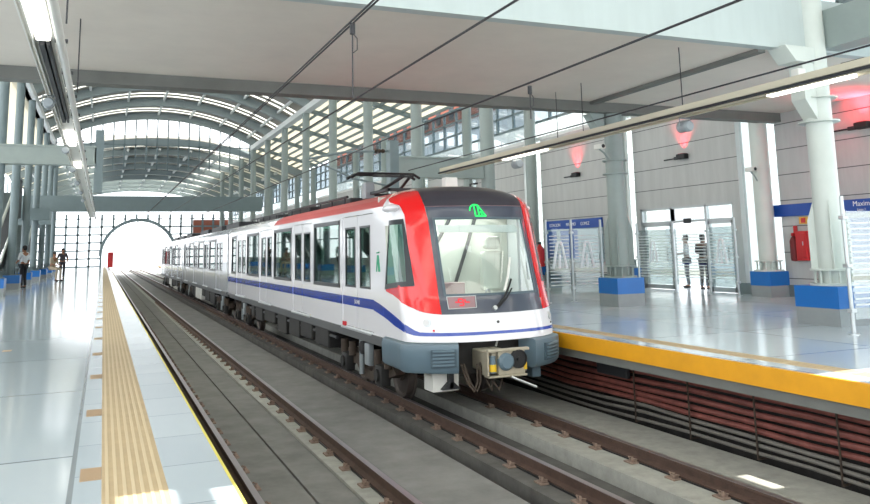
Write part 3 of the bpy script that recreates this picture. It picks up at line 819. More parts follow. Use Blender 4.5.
# skirt fairings with bumper pads
for s in (-1, 1):
    zt, zb = .0, -.41
    def F(a, z, o): return nose(a*1, z, o)
    sk = MB()
    a_in = -.5 if s < 0 else .455
    pts = [aY(12.42, -.1, s), aY(12.0, -.1, s), s*1.25, s*1.1, s*1.0, s*.97, s*.93, s*.88, s*.8, s*.7, s*.6, a_in]
    off = [.02,.03,.04,.06,.07,.08,.08,.08,.08,.08,.08,.08]
    prof = [(.015, -.05), (.0, 0), (-.06, .01), (-.36, .0), (-.41, -.04), (-.42, -.12)]
    rows = [[nose(a, zz, o+oo) for (zz, oo) in prof] for a, o in zip(pts, off)]
    inner = [[nose(a, zz, o-.35) for zz in (-.42, .015)] for a, o in zip(pts, off)]
    nn_ = len(prof)+2
    v = [p for r_, i_ in zip(rows, inner) for p in (r_+i_)]
    f = [(i*nn_+j, i*nn_+(j+1) % nn_, (i+1)*nn_+(j+1) % nn_, (i+1)*nn_+j) for i in range(len(pts)-1) for j in range(nn_)]
    sk.add(v, f, True); sk.add(v, [list(range(nn_)), [len(v)-nn_+k for k in range(nn_)][::-1]])
    skp = P(sk, 'bumper_fairing', 'skirt')
    ac = -.645 if s < 0 else .72
    pad = MB(); patch([(ac-.12,-.32),(ac+.12,-.30)], [(ac-.12,-.06),(ac+.12,-.06)], off=.12, depth=.06, n=6, m=4, mb=pad)
    pp = P(pad, 'bumper_pad', 'skirt2', skp)
    rb_ = MB()
    for k in range(5):
        z = -.29+k*.05
        patch([(ac-.1,z),(ac+.1,z+.01)], [(ac-.1,z+.025),(ac+.1,z+.035)], off=.155, depth=.05, n=4, m=1, mb=rb_)
    P(rb_, 'rib_pad', 'skirt', pp)
# white bracket and rail guard below the fairing
P(MB().bbox(4.62, 5.05, 11.25, 11.6, -.72, -.42, .01), 'guard_bracket', 'tray_white')
P(MB().bbox(4.85, 4.93, 11.15, 11.25, -.68, -.4, .01).prism([(4.74,-.68),(5.04,-.68),(4.93,-.58),(4.85,-.58)], 'y', 11.15, 11.25), 'guard_shoe', 'dark')
P(MB().bbox(6.3, 6.45, 11.2, 11.4, -.62, -.4, .01), 'guard_post', 'skirt')
# front underframe and coupler
P(MB().box(CX-.85, CX+.7, 11.3, 12.4, -.5, -.02), 'headstock', 'dark_mottled')
cp = P(MB().bbox(5.20, 5.88, 10.52, 10.6, -.10, -.06, .008).bbox(5.22, 5.85, 10.55, 10.72, -.47, -.44, .008).bbox(5.38, 5.82, 10.56, 10.62, -.44, -.1, .01).bbox(5.20, 5.23, 10.56, 10.75, -.44, -.1, .008).bbox(5.3, 5.7, 10.62, 11.3, -.42, -.12, .02), 'coupler', 'tin')
P(MB().lathe([(0,-.06),(.09,-.06),(.125,-.02),(.13,.04)], (5.50, 10.55, -.25), 'y', 20), 'coupler_cone', 'skirt', cp)
P(MB().lathe([(.125,-.03),(.135,-.03),(.135,.03),(.125,.03),(.125,-.03)], (5.70, 10.55, -.22), 'y', 20).lathe([(0,-.012),(.124,-.012)], (5.70,10.55,-.22), 'y', 20).lathe([(.03,-.012),(.03,-.05),(0,-.05)], (5.70,10.55,-.22), 'y', 12), 'coupler_cup', 'black', cp)
for x in (5.30, 5.82):
    P(MB().cyl((x, 10.6, -.40), (x, 10.6, -.16), .05 if x < 5.5 else .038, 12), 'uncoupling_cylinder', 'skirt', cp)
    P(MB().cyl((x, 10.595, -.38), (x, 10.595, -.28), .056 if x < 5.5 else .045, 12), 'cylinder_collar', 'yellow_paint', cp)
P(MB().cyl((5.55,10.5,-.46),(5.92,10.42,-.62), .018, 8), 'uncoupling_lever', 'aluminium', cp)
for x0_, x1_ in ((4.98,5.2),(5.02,5.25),(5.3,5.45),(5.55,5.45)):
    P(MB().tube([(x0_,11.0,-.3),(x0_+.03,10.85,-.55),((x0_+x1_)/2,10.8,-.68),(x1_-.03,10.85,-.55),(x1_,10.9,-.3)], .018, 8), 'air_hose', 'bogie', cp)
P(MB().cyl((5.52,10.9,-.06),(5.52,10.85,.02), .015, 8), 'coupler_chain', 'aluminium', cp)
# roof gear: pantograph and equipment
pg = P(MB().bbox(5.05, 6.0, 14.4, 14.5, 2.54, 2.60, .01).bbox(5.05, 6.0, 15.9, 16.0, 2.54, 2.60, .01).bbox(5.05, 5.12, 14.4, 16, 2.54, 2.6, .01).bbox(5.93, 6.0, 14.4, 16, 2.54, 2.6, .01), 'pantograph_frame', 'dark')
P(MB().tube([(5.3,15.8,2.6),(5.45,14.6,2.85)], .035, 8).tube([(5.75,15.8,2.6),(5.6,14.6,2.85)], .03, 8), 'pantograph_lower_arm', 'black', pg)
P(MB().tube([(5.4,14.6,2.85),(5.25,15.9,2.98)], .028, 8).tube([(5.65,14.6,2.85),(5.8,15.9,2.98)], .028, 8), 'pantograph_upper_arm', 'black', pg)
P(MB().tube([(4.75,15.85,2.93),(4.9,15.85,3.02),(6.15,15.85,3.02),(6.3,15.85,2.93)], .03, 8).tube([(4.75,16.15,2.93),(4.9,16.15,3.02),(6.15,16.15,3.02),(6.3,16.15,2.93)], .03, 8), 'collector_head', 'black', pg)
P(MB().bbox(4.95, 5.15, 15.5, 15.75, 2.46, 2.8, .02), 'insulator', 'speaker', pg)
P(MB().bbox(5.8, 6.05, 13.3, 13.5, 2.44, 2.72, .02), 'roof_aerial_box', 'tray_white')
P(MB().tube([(6.35,13.4,2.35),(6.35,13.4,2.6),(6.5,13.4,2.62)], .02, 8), 'roof_horn', 'dark')
P(MB().bbox(4.95, 6.1, 16.6, 19.2, 2.44, 2.56, .04), 'roof_equipment', 'dark')
P(MB().bbox(4.95, 6.1, 20.2, 23.0, 2.44, 2.58, .04), 'roof_equipment', 'black')
P(MB().bbox(4.95, 6.1, 24.4, 27.6, 2.44, 2.58, .04), 'roof_equipment', 'dark')
rp_ = MB()
for k in range(12):
    rp_.cyl((4.8, 16.5+k*1.05, 2.38), (4.8, 16.5+k*1.05, 2.55), .02, 8)
rp_.cyl((4.8,16.3,2.55),(4.8,28.3,2.55), .03, 8)
P(rp_, 'roof_busbar', 'dark')

for idx, (ya, lab) in enumerate([(30.05, 'second metro car of the train, pale grey, coupled behind the leading red-fronted car'), (48.1, 'third metro car of the train, farthest from the red cab, near the bright arch')]):
    c_ = thing('metro_train_car', (CX, ya+9, ZR), lab, 'train', 'cars of the metro train')
    car(c_, ya, ya+17.8, [ya+2.25+4.35*k for k in range(4)], False)
    for k in range(3): P(MB().bbox(4.95, 6.1, ya+2+k*5, ya+5.5+k*5, 2.44, 2.66, .04), 'roof_equipment', 'dark', c_)

# ================================================================== RAILS, CLIPS
def rail(x, lab):
    o = thing('rail', (x, 20, ZR-.15), lab, 'rail', 'running rails')
    prof = [(x-.065,ZR-.15),(x+.065,ZR-.15),(x+.065,ZR-.135),(x+.012,ZR-.11),(x+.012,ZR-.045),(x+.034,ZR-.035),(x+.034,ZR-.006),(x-.034,ZR-.006),(x-.034,ZR-.035),(x-.012,ZR-.045),(x-.012,ZR-.11),(x-.065,ZR-.135)]
    P(MB().prism(prof, 'y', Y0, 160), 'rail_body', 'rail_side', o)
    P(MB().box(x-.034, x+.034, Y0, 160, ZR-.006, ZR), 'rail_head', 'rail_top', o)
    P(MB().box(x-.08, x+.08, Y0, 160, -1.2545, ZR-.15), 'rail_pad', 'black', o)
rail(R1, 'rail of the empty left track running beside the left platform edge')
rail(R2, 'rail of the empty left track running beside the central concrete walkway')
rail(R3, 'left rail under the train, beside the dark gutter')
rail(R4, 'right rail under the train, nearest the red cables')
cl = thing('rail_clip', (R1, 0, -1.2545), 'x', 'clip')
def Pl(mb, name, m, par):
    return mb.build(name, m, par)
for s in (-1, 1):
    Pl(MB().bbox(min(s*.19,s*.082), max(s*.19,s*.082), -.085, .085, 0, .02, .005), 'base_plate', 'clip', cl)
    Pl(MB().bbox(s*.105-.022, s*.105+.022, -.05, .05, .018, .04, .006).tube([(s*.085,-.05,.045),(s*.13,-.06,.06),(s*.15,0,.04),(s*.13,.06,.06),(s*.085,.05,.045)], .009, 6), 'spring_clip', 'clip', cl)
    Pl(MB().cyl((s*.14,-.03,.0),(s*.14,-.03,.075), .016, 8).cyl((s*.14,-.03,.03),(s*.14,-.03,.052), .028, 6), 'bolt', 'clip', cl)
first = True
for x, ylo, yhi, lab, grp, ph in [(R1, 6.4, 40, 'rusty rail clip on the rail nearest the left platform edge', 'clips on the left track outer rail', .0),
        (R2, 5.6, 48, 'rusty rail clip on the rail beside the central concrete walkway', 'clips on the left track inner rail', .35),
        (R3, 5.8, 40, 'rusty rail clip on the left rail of the train track', 'clips on the train track left rail', .1),
        (R4, 5.9, 13, 'rusty rail clip on the right rail nearest the red cables', 'clips on the train track right rail', .25)]:
    y = ylo+ph
    while y < yhi:
        c_ = cl if first else copy_tree(cl); first = False
        c_.location = (x, y, -1.2545); c_['label'] = lab; c_['group'] = grp
        y += .775

# ================================================================== CABLES under the right platform
cabs = [(-.50,'cable_red',.036,7.70,'topmost red power cable under the yellow platform edge'),(-.60,'cable_red',.038,7.68,'second red power cable from the top under the platform'),(-.70,'cable_red',.038,7.67,'third red power cable from the top under the platform'),(-.79,'cable_red',.036,7.66,'fourth red power cable from the top under the platform'),
        (-.88,'cable_red',.036,7.66,'lowest red power cable, just above the thin grey ones'),(-.97,'cable_grey',.026,7.66,'upper grey cable directly below the red power cables'),(-1.05,'cable_grey',.026,7.65,'middle grey cable below the red power cables'),(-1.14,'cable_grey',.024,7.64,'lowest grey cable, nearest the dark channel floor')]
for i, (z, m, r, x, lab) in enumerate(cabs):
    pts = []
    for k in range(60):
        y = 3+k*1.0
        sagk = -.02*abs(math.sin((y+.4*i)*1.3)) + .012*math.sin(y*.9+i)
        if 10.5 < y < 13: sagk -= .03*math.sin((y-10.5)/2.5*math.pi)
        pts.append((x-.1-.01*i, y, z+sagk))
    tag(MB().tube(pts, r, 8).build('power_cable', m), lab, 'cable', 'cables along the wall under the right platform')
for k, lab in enumerate(['cable bracket holding the red cables, nearest the camera', 'cable bracket holding the red cables, second from the camera', 'cable bracket holding the red cables, third from the camera', 'cable bracket holding the red cables, closest to the train front']):
    y = 6.55+k*1.2
    tag(MB().box(7.44, 7.455, y, y+.02, -1.2, -.42).box(7.44, 7.75, y, y+.02, -.44, -.42).box(7.44,7.75,y,y+.02,-1.22,-1.2).build('cable_bracket', 'bogie'), lab, 'bracket', 'cable brackets')
tag(MB().bbox(7.42, 7.5, 10.3, 11.1, -.62, -.37, .02).build('junction_box', 'dark'), 'dark junction box under the platform edge above the red cables', 'box')

# ================================================================== COLUMNS
def column(x, y, ztop, label, group, base=True, fins=True, m='steel', r=.22, h=.40):
    o = thing('station_column', (x, y, 0), label, 'column', group)
    P(MB().cyl((x, y, .64), (x, y, ztop), r, 24), 'shaft', m, o)
    if base:
        hx, hy = h, h
        P(MB().box(x-hx, x+hx, y-hy, y+hy, 0, .29), 'base_block', 'grey_base', o)
        P(MB().box(x-hx-.006, x+hx+.006, y-hy-.006, y+hy+.006, .29, .65), 'base_cladding', 'blue_base', o)
        fl = MB().lathe([(0,.65),(.38,.65),(.38,.69),(0,.69)], (x, y, 0), 'z', 24).lathe([(.2,.90),(.36,.90),(.36,.93),(.2,.93)], (x, y, 0), 'z', 24)
        for k in range(12):
            a = 2*math.pi*k/12; c, s = math.cos(a), math.sin(a)
            fl.tube([(x+c*.29, y+s*.29, .69), (x+c*.29, y+s*.29, .9)], .022, 6)
        P(fl, 'base_flange', m, o)
        if fins:
            fn = MB()
            for k in range(4):
                a = math.pi/4+math.pi/2*k; c, s = math.cos(a), math.sin(a)
                p = [(x+c*.2, y+s*.2, .93), (x+c*.33, y+s*.33, .93), (x+c*.33, y+s*.33, 1.75), (x+c*.2, y+s*.2, 2.15)]
                q = [(v[0]-s*.02, v[1]+c*.02, v[2]) for v in p]
                fn.add(p+q, [(0,1,2,3),(7,6,5,4),(0,4,5,1),(1,5,6,2),(2,6,7,3),(3,7,4,0)])
            P(fn, 'gusset_fin', m, o)
    return o
GI = 'inner column row on the right platform'
A_ = column(11.58, 10.0, 7.5, 'pale column nearest the camera, standing in front of the bridge fascia', GI, m='steel_pale', h=.44)
cp_ = MB()
for z in (3.46, 3.88): cp_.lathe([(.2,z),(.34,z),(.34,z+.025),(.2,z+.025)], (11.58, 10.0, 0), 'z', 24)
P(cp_, 'collar_ring', 'steel_pale', A_)
P(MB().prism([(11.4,3.49),(11.4,4.5),(11.14,4.5),(11.14,3.85)], 'y', 9.85, 10.15), 'corbel', 'steel_pale', A_)
P(MB().prism([(11.4,4.5),(11.4,4.77),(10.72,4.77),(10.95,4.5)], 'y', 9.8, 10.2), 'haunch', 'steel_pale', A_)
P(MB().bbox(10.92,11.1,9.75,9.92,4.2,4.36,.02), 'junction_box', 'tray_white', A_)
B_ = column(11.27, 15.65, 4.54, 'grey column under the far edge of the bridge, beside the station map', GI, h=.37)
P(MB().prism([(11.0,4.1),(11.0,4.54),(10.6,4.54),(10.85,4.1)], 'y', 15.6, 15.9), 'haunch', 'steel', B_)
P(MB().lathe([(.2,3.08),(.3,3.08),(.3,3.11),(.2,3.11)], (11.27,15.65,0), 'z', 24).lathe([(.2,3.4),(.3,3.4),(.3,3.43),(.2,3.43)], (11.27,15.65,0), 'z', 24), 'collar_ring', 'steel', B_)
P(MB().cyl((11.22+.33, 15.6, .9),(11.22+.33, 15.6, 4.5), .05, 10), 'rain_pipe', 'steel_pale', B_)
for k in range(2, 13):
    y = 9.9+6.1*k
    column(11.1, y, 9.8, 'grey column of the inner right row, %s beyond the bridge' % ORD[k-2], GI, fins=False)
GO = 'outer column row along the right wall'
for k in range(0, 12):
    y = 16.05+6.1*k
    column(16.08, y-.2, 4.77 if k == 0 else 8.4, 'column against the right wall between entrance and fire cabinet' if k == 0 else 'column against the right wall, %s past the entrance' % ORD[k-1], GO, fins=False, r=.23, m='steel' if k else 'steel_pale', h=.33)
GL = 'column row on the left platform'
for k in range(0, 7):
    y = 34.3+6.1*k
    column(-3.8, y, 9.8, 'blue-based column of the left platform row, %s from the camera' % ORD[k], GL, fins=False, m='steel_dark', r=.18)

# gantry arms (catenary supports)
g = thing('catenary_gantry', (-.3, 34.3, 3.9), 'grey gantry arm above the left platform with a short hanging post', 'gantry', 'catenary gantry arms')
P(MB().box(-6.5, -.4, 34.1, 34.5, 5.05, 5.76), 'arm', 'steel', g); P(MB().box(-.45, -.13, 34.1, 34.5, 3.9, 6.45), 'hanging_post', 'steel_dark', g)
P(MB().box(-6.5, -.4, 34.05, 34.55, 5.72, 5.78).box(-6.5, -.4, 34.05, 34.55, 5.02, 5.08), 'flange', 'steel', g)
g = thing('catenary_gantry', (7.9, 22.1, 3.2), 'grey gantry arm behind the train pantograph, fixed to the right columns', 'gantry', 'catenary gantry arms')
P(MB().box(8.05, 10.88, 21.95, 22.25, 3.58, 4.17), 'arm', 'steel', g); P(MB().box(7.78, 8.05, 21.92, 22.28, 3.18, 4.65), 'hanging_post', 'steel_dark', g)
P(MB().box(8.05, 10.88, 21.9, 22.3, 4.14, 4.19).box(8.05, 10.88, 21.9, 22.3, 3.55, 3.6), 'flange', 'steel', g)
c_ = thing('catenary_cantilever', (7.8, 22.1, 4.3), 'thin tubular cantilever arm carrying the wire above the train roof', 'bracket')
P(MB().tube([(7.77,22.1,4.35),(6.44,22.1,4.28),(5.35,22.1,4.05)], .035, 8), 'top_tube', 'steel_dark', c_)
P(MB().tube([(7.77,22.1,3.3),(6.7,22.1,3.5),(5.5,22.1,4.02)], .028, 8), 'stay_tube', 'steel_dark', c_)
P(MB().lathe([(0,-.16),(.05,-.16),(.07,-.1),(.04,-.05),(.07,0),(.04,.05),(.07,.1),(.05,.16),(0,.16)], (7.5,22.1,4.34), 'x', 12), 'insulator', 'bogie', c_)
# ================================================================== OVERHEAD WIRES
def wire(pts, r, lab, extra=None):
    mb = MB().tube(pts, r, 6)
    if extra: mb.tube(extra, r, 6)
    return tag(mb.build('overhead_wire', 'wire'), lab, 'wire', 'overhead wires along the tracks')
wire([(2.27,-4,3.72),(2.27,112,3.95)], .011, 'double overhead contact wire above the empty left track', [(2.33,-4,3.74),(2.33,112,4.0)])
wire([(3.62,-4,3.75),(3.62,112,4.1)], .014, 'overhead feeder wire above the walkway between the two tracks')
wire([(5.5,-4,3.62),(5.5,15.8,3.75),(5.5,112,3.9)], .012, 'double overhead contact wire above the train track', [(5.56,-4,3.65),(5.56,15.8,3.78),(5.56,112,3.95)])
wire([(8.35,-4,3.68),(8.35,12,3.71),(8.35,21.9,3.75)], .013, 'thin wire just above the right-hand lighting tray')
def dropper(x, y, z0, z1, lab):
    tag(MB().cyl((x,y,z0),(x,y,z1), .008, 6).bbox(x-.025,x+.025,y-.025,y+.025,z1-.12,z1,.008).tube([(x,y,z1-.1),(x+.05,y,z1-.16),(x+.05,y,z1-.28),(x,y,z1-.32)], .006, 6).build('dropper_rod', 'wire'), lab, 'rod', 'thin dropper rods under the bridge')
dropper(2.30, 7.6, 2.95, 3.74, 'thin dropper hanging on the left contact wire')
dropper(5.53, 9.6, 3.2, 3.68, 'thin dropper hanging on the train contact wire')

# ================================================================== LIGHTING TRUNKING
def trunk_left():
    x, z = -.62, 3.6
    o = thing('light_trunking', (x, 20, z), 'long lighting trunking with tubes and pipe hanging over the left platform', 'light')
    P(MB().box(x-.12, x+.06, -3, 50, z+.05, z+.09).box(x-.17, x-.155, -3, 50, z-.02, z+.06).box(x-.13,x-.115,-3,50,z-.01,z+.06), 'trunking_channel', 'tray_white', o)
    P(MB().cyl((x+.13, -3, z+.02), (x+.13, 50, z+.02), .045, 10), 'conduit_pipe', 'tray_white', o)
    for y0_, L in [(4.4, 4.25), (15.4, 1.6), (20.5, .8)]:
        P(MB().bbox(x-.09, x+.05, y0_, y0_+L, z-.03, z+.05, .02), 'fluorescent_tube', 'tube', o)
    cl_ = MB()
    for k in range(30): cl_.box(x-.18, x+.19, 1.0+k*1.6, 1.04+k*1.6, z+.06, z+.1)
    P(cl_, 'clamp', 'dark', o)
    P(MB().box(x-.07, x-.02, 8.8, 14, z-.03, z+.05).box(x+.0, x+.03, 8.8, 14, z-.03, z+.05), 'cable_bundle', 'dark', o)
    for y in (8.35, 11.95):
        P(MB().cyl((x+.2, y, z+.09), (x+.2, y, BZ-.004 if y > 9.9 else 10.28), .01, 6), 'suspension_rod', 'wire', o)
trunk_left()
def loudspeaker(x, y, z, lab, grp, sc=1):
    o = thing('loudspeaker', (x, y, z), lab, 'loudspeaker', grp)
    P(MB().lathe([(0,-.12*sc),(.07*sc,-.12*sc),(.09*sc,-.09*sc),(.09*sc,.1*sc),(.075*sc,.12*sc),(0,.11*sc)], (x, y, z), 'y', 18), 'housing', 'speaker', o)
    P(MB().tube([(x-.1*sc,y,z),(x-.1*sc,y,z+.13*sc),(x+.1*sc,y,z+.13*sc),(x+.1*sc,y,z)], .012*sc, 6), 'bracket', 'speaker', o)
loudspeaker(-.76, 11.7, 3.474, 'grey cylindrical loudspeaker nearest the camera under the left trunking', 'loudspeakers under the left trunking', .8)
for k, y in enumerate([17.0, 20.8, 24.6, 28.4, 32.2]):
    loudspeaker(-.76, y, 3.482, 'small loudspeaker under the left trunking, %s beyond the nearest one' % ORD[k], 'loudspeakers under the left trunking', .75)
def trunk_right():
    x, z = 9.06, 3.6
    o = thing('light_trunking', (x, 12, z), 'long beige lighting tray hanging diagonally over the right platform', 'light')
    P(MB().box(x-.13, x+.1, 2, 20.9, z-.02, z+.02).box(x-.13, x-.11, 2, 20.9, z-.05, z+.12).box(x+.08, x+.1, 2, 20.9, z-.05, z+.08), 'trunking_channel', 'beige', o)
    P(MB().cyl((x-.17, 2, z-.02), (x-.17, 20.9, z-.02), .022, 8), 'conduit_pipe', 'dark', o)
    for y0_, y1_ in [(7.20, 8.64), (15.10, 17.10), (2.5, 4.0)]:
        P(MB().bbox(x-.08, x+.06, y0_, y1_, z-.07, z-.02, .015), 'fluorescent_tube', 'tube', o)
    for y in (10.55, 13.6, 14.6):
        P(MB().cyl((x, y, z+.02), (x, y, BZ-.004), .009, 6).bbox(x-.05,x+.05,y-.04,y+.04,z+.02,z+.08,.01), 'suspension_rod', 'wire', o)
    P(MB().bbox(x-.06, x+.06, 7.0, 7.35, z+.12, z+.15, .01), 'splice_plate', 'dark', o)
trunk_right()
loudspeaker(9.08, 10.55, 3.38, 'grey loudspeaker below the right lighting tray in front of the wall', 'loudspeakers under the right tray', 1.1)
loudspeaker(9.08, 16.5, 3.38, 'small grey loudspeaker below the right tray above the train', 'loudspeakers under the right tray', 1.2)
def camera_unit(x, y, z, lab, dx):
    o = thing('security_camera', (x, y, z), lab, 'camera')
    P(MB().bbox(x-.07, x+.07, y-.16, y+.14, z-.06, z+.06, .02), 'housing', 'tray_white', o)
    P(MB().cyl((x, y-.17, z), (x, y-.15, z), .045, 12), 'lens', 'black', o)
    P(MB().tube([(x,y,z-.06),(x+dx*.5,y,z-.14),(x+dx,y,z-.3)], .02, 6), 'bracket', 'steel', o)
camera_unit(10.75, 15.5, 3.72, 'white security camera bracketed to the column beside the station map', .24)
camera_unit(15.62, 15.75, 3.3, 'small security camera on the column by the entrance', .2)

# ================================================================== RIGHT PLATFORM: SCREENS, SIGNS, LAMPS
GP = 'steel posts of the glass screens'
def post(x, y, lab, h=2.08):
    o = thing('screen_post', (x, y, 0), lab, 'post', GP)
    P(MB().cyl((x,y,0),(x,y,h), .03, 12).lathe([(0,0),(.08,0),(.08,.015),(0,.015)], (x,y,0), 'z', 16), 'pole', 'post', o)
    for z in (.35, 1.02, 1.75):
        P(MB().bbox(x-.05,x+.05,y-.05,y+.05,z-.03,z+.03,.01), 'clamp', 'post', o)
GS = 'glass screens with white frosted stripes'
def screen(x0, y0, x1, y1, lab, logo=None):
    o = thing('glass_screen', ((x0+x1)/2, (y0+y1)/2, 0), lab, 'screen', GS)
    d = Vector((x1-x0, y1-y0, 0)); L = d.length; d /= L; nrm = Vector((-d.y, d.x, 0))
    if nrm.y > 0 or (abs(nrm.y) < .01 and nrm.x > 0): nrm = -nrm
    def q(s0, s1, z0, z1, t0, t1, mb):
        p = [Vector((x0,y0,0))+d*s+nrm*tt+Vector((0,0,z)) for s, tt, z in [(s0,t0,z0),(s1,t0,z0),(s1,t1,z0),(s0,t1,z0),(s0,t0,z1),(s1,t0,z1),(s1,t1,z1),(s0,t1,z1)]]
        mb.add(p, [(0,3,2,1),(4,5,6,7),(0,1,5,4),(1,2,6,5),(2,3,7,6),(3,0,4,7)])
    g_ = MB(); q(.07, L-.07, .22, 1.85, -.006, .006, g_); P(g_, 'glass_pane', 'screen_glass', o)
    s_ = MB()
    for k in range(15): q(.09, L-.09, .42+k*.088, .42+k*.088+.026, .007, .009, s_)
    P(s_, 'frosted_stripes', 'frost', o)
    if logo:
        lg = MB(); c = L*logo
        for s0, z0, s1, z1 in [(-.2,.85,-.06,1.5),(-.06,1.5,.06,1.5),(.06,1.5,.2,.85),(-.02,.85,.0,1.2)]:
            a = Vector((x0,y0,0))+d*(c+s0)+nrm*.012+Vector((0,0,z0)); b = Vector((x0,y0,0))+d*(c+s1)+nrm*.012+Vector((0,0,z1))
            lg.tube([a, b], .035, 6)
        P(lg, 'screen_emblem', 'sign_white', o)
post(10.45, 8.75, 'tall steel screen post nearest the camera, beside the pale column')
screen(10.45, 8.75, 12.6, 8.75, 'striped glass screen beside the nearest pale column')
post(12.6, 8.75, 'steel screen post at the far end of the nearest striped screen')
for x, lab in ((10.35,'steel screen post closest to the red train pillar'),(11.1,'steel screen post standing in the middle of the station map'),(12.0,'steel screen post touching the right end of the station map')):
    post(x, 17.45, lab)
screen(10.35, 17.45, 11.1, 17.45, 'striped glass screen closest to the train front', .5)
screen(11.1, 17.45, 12.0, 17.45, 'striped glass screen in front of the station map and left of the grey column', .5)
for y, lab in ((20.85,'steel screen post at the left edge of the entrance doors'),(19.12,'steel screen post in front of the open entrance doorway'),(17.66,'steel screen post in front of the right entrance door'),(16.6,'steel screen post beside the blue base of the wall column')):
    post(15.72, y, lab)
screen(15.72, 20.85, 15.72, 19.12, 'striped glass screen in front of the left entrance door', .45)
screen(15.72, 19.12, 15.72, 17.66, 'striped glass screen in front of the two people at the entrance')
screen(15.72, 17.66, 15.72, 16.6, 'striped glass screen left of the wall column base', .5)

# station map board
bd = thing('station_board', (16.37, 26, .83), 'wide station map board with a blue header on the right wall', 'sign')
P(MB().box(16.32, 16.39, 23.65, 27.5, .82, 2.06), 'board_panel', 'poster', bd)
hd = P(MB().box(16.30, 16.39, 23.65, 27.5, 2.06, 2.40), 'header', 'sign_blue', bd)
for wd_, yy_ in (('ESTACION', 26.75), ('MAXIMO', 25.6), ('GOMEZ', 24.65)): text(wd_, .17, (16.29, yy_, 2.22), (math.pi/2, 0, -math.pi/2), 'sign_white', hd, 'header_word')
P(MB().box(16.31, 16.33, 25.2, 26.4, .95, 2.0).box(16.31, 16.33, 26.7, 27.4, .95, 2.0), 'map_print', 'poster_blue', bd)
P(MB().box(16.2, 16.36, 23.5, 27.5, .3, .42), 'ledge', 'plinth', bd)
# blue name band by the fire cabinet
nb = thing('name_band', (16.38, 14, 2.1), 'blue station name band on the right wall above the fire cabinet', 'sign')
P(MB().box(16.34, 16.39, 10.2, 15.85, 2.05, 2.36), 'band_panel', 'sign_blue', nb)
for wd_, yy_ in (('Estacion', 13.95), ('Maximo', 13.1), ('Gomez', 12.42)): text(wd_, .17, (16.33, yy_, 2.25), (math.pi/2, 0, -math.pi/2), 'sign_white', nb, 'name_word')
text('Linea 1', .08, (16.33, 13.15, 2.11), (math.pi/2, 0, -math.pi/2), 'sign_white', nb, 'line_lettering')
ib = thing('information_board', (16.38, 13, .87), 'blue information board on the wall behind the nearest striped screen', 'sign')
P(MB().box(16.33, 16.39, 11.6, 13.95, .86, 1.92), 'board_panel', 'sign_blue', ib)
P(MB().box(16.32, 16.34, 13.6, 13.8, 1.7, 1.84).box(16.32, 16.34, 13.6, 13.75, 1.2, 1.5), 'print', 'sign_white', ib)
# fire cabinet, sign, extinguishers
fc = thing('fire_cabinet', (16.35, 14.95, .9), 'red fire hose cabinet on the right wall between two columns', 'cabinet')
P(MB().bbox(16.22, 16.40, 14.72, 15.05, .92, 1.66, .015), 'cabinet_body', 'red_box', fc)
P(MB().bbox(16.2, 16.23, 14.75, 14.85, 1.0, 1.6, .01), 'door', 'red_box', fc)
P(MB().bbox(16.18, 16.22, 14.79, 14.81, 1.3, 1.4, .005), 'handle', 'aluminium', fc)
he = thing('fire_extinguisher', (16.3, 15.15, .95), 'dark red fire extinguisher hanging left of the red cabinet', 'extinguisher')
P(MB().lathe([(0,.9),(.09,.92),(.1,.98),(.1,1.42),(.06,1.5),(.03,1.54),(0,1.54)], (16.28, 15.16, 0), 'z', 14), 'bottle', 'red_dark', he)
P(MB().bbox(16.23,16.33,15.13,15.19,1.54,1.62,.01), 'valve', 'red_box', he)
P(MB().bbox(16.36,16.39,15.1,15.22,1.5,1.8,.008), 'wall_plate', 'red_box', he)
fsn = thing('fire_sign', (16.38, 14.88, 1.9), 'small red and yellow fire sign above the red cabinet', 'sign')
P(MB().box(16.37, 16.395, 14.75, 15.02, 1.84, 2.02), 'sign_plate', 'sign_yellow', fsn)
P(MB().box(16.36, 16.372, 14.82, 14.95, 1.87, 1.99), 'pictogram', 'red_box', fsn)
fe = thing('fire_extinguisher', (14.9, 23.6, 0), 'red fire extinguisher seen beside the train front near the map board', 'extinguisher')
xx, yy = 15.9, 27.3
fe.location = (xx, yy, 0)
P(MB().lathe([(0,.62),(.16,.64),(.18,.7),(.18,1.3),(.1,1.42),(.05,1.5),(0,1.5)], (xx, yy, 0), 'z', 16), 'bottle', 'red_box', fe)
P(MB().bbox(xx-.08,xx+.05,yy-.05,yy+.05,1.5,1.6,.01), 'valve', 'dark', fe)
P(MB().lathe([(0,0),(.12,0),(.12,.03),(.03,.05),(.03,.62),(0,.62)], (xx, yy, 0), 'z', 14), 'stand', 'dark', fe)
# red uplighters
for k, (y, lab) in enumerate(((25.1,'black wall lamp with red uplight closest to the train'),(19.15,'black wall lamp with red uplight above the entrance doors'),(12.87,'black wall lamp with red uplight at the right picture edge'))):
    o = thing('wall_lamp', (16.35, y, 4.05), lab, 'lamp', 'red wall uplighters')
    P(MB().bbox(16.18, 16.38, y-.2, y+.17, 3.98, 4.14, .03), 'housing', 'black', o)
    P(MB().box(16.22, 16.34, y-.14, y+.11, 4.142, 4.15), 'lens', 'red_lens', o)
    P(MB().bbox(16.35, 16.39, y+.17, y+.95, 4.02, 4.06, .01).bbox(16.33,16.39,y+.25,y+.45,4.0,4.09,.01), 'conduit_box', 'dark', o)
    ld = bpy.data.lights.new('uplight', 'SPOT'); ld.color = (1, .03, .05); ld.energy = 260; ld.spot_size = 2.0; ld.spot_blend = .8; ld.shadow_soft_size = .05
    lo = bpy.data.objects.new('uplight', ld); COL.objects.link(lo); lo.parent = o; lo.location = (-.06, 0, .13); lo.rotation_euler = (math.pi, -.45, 0)
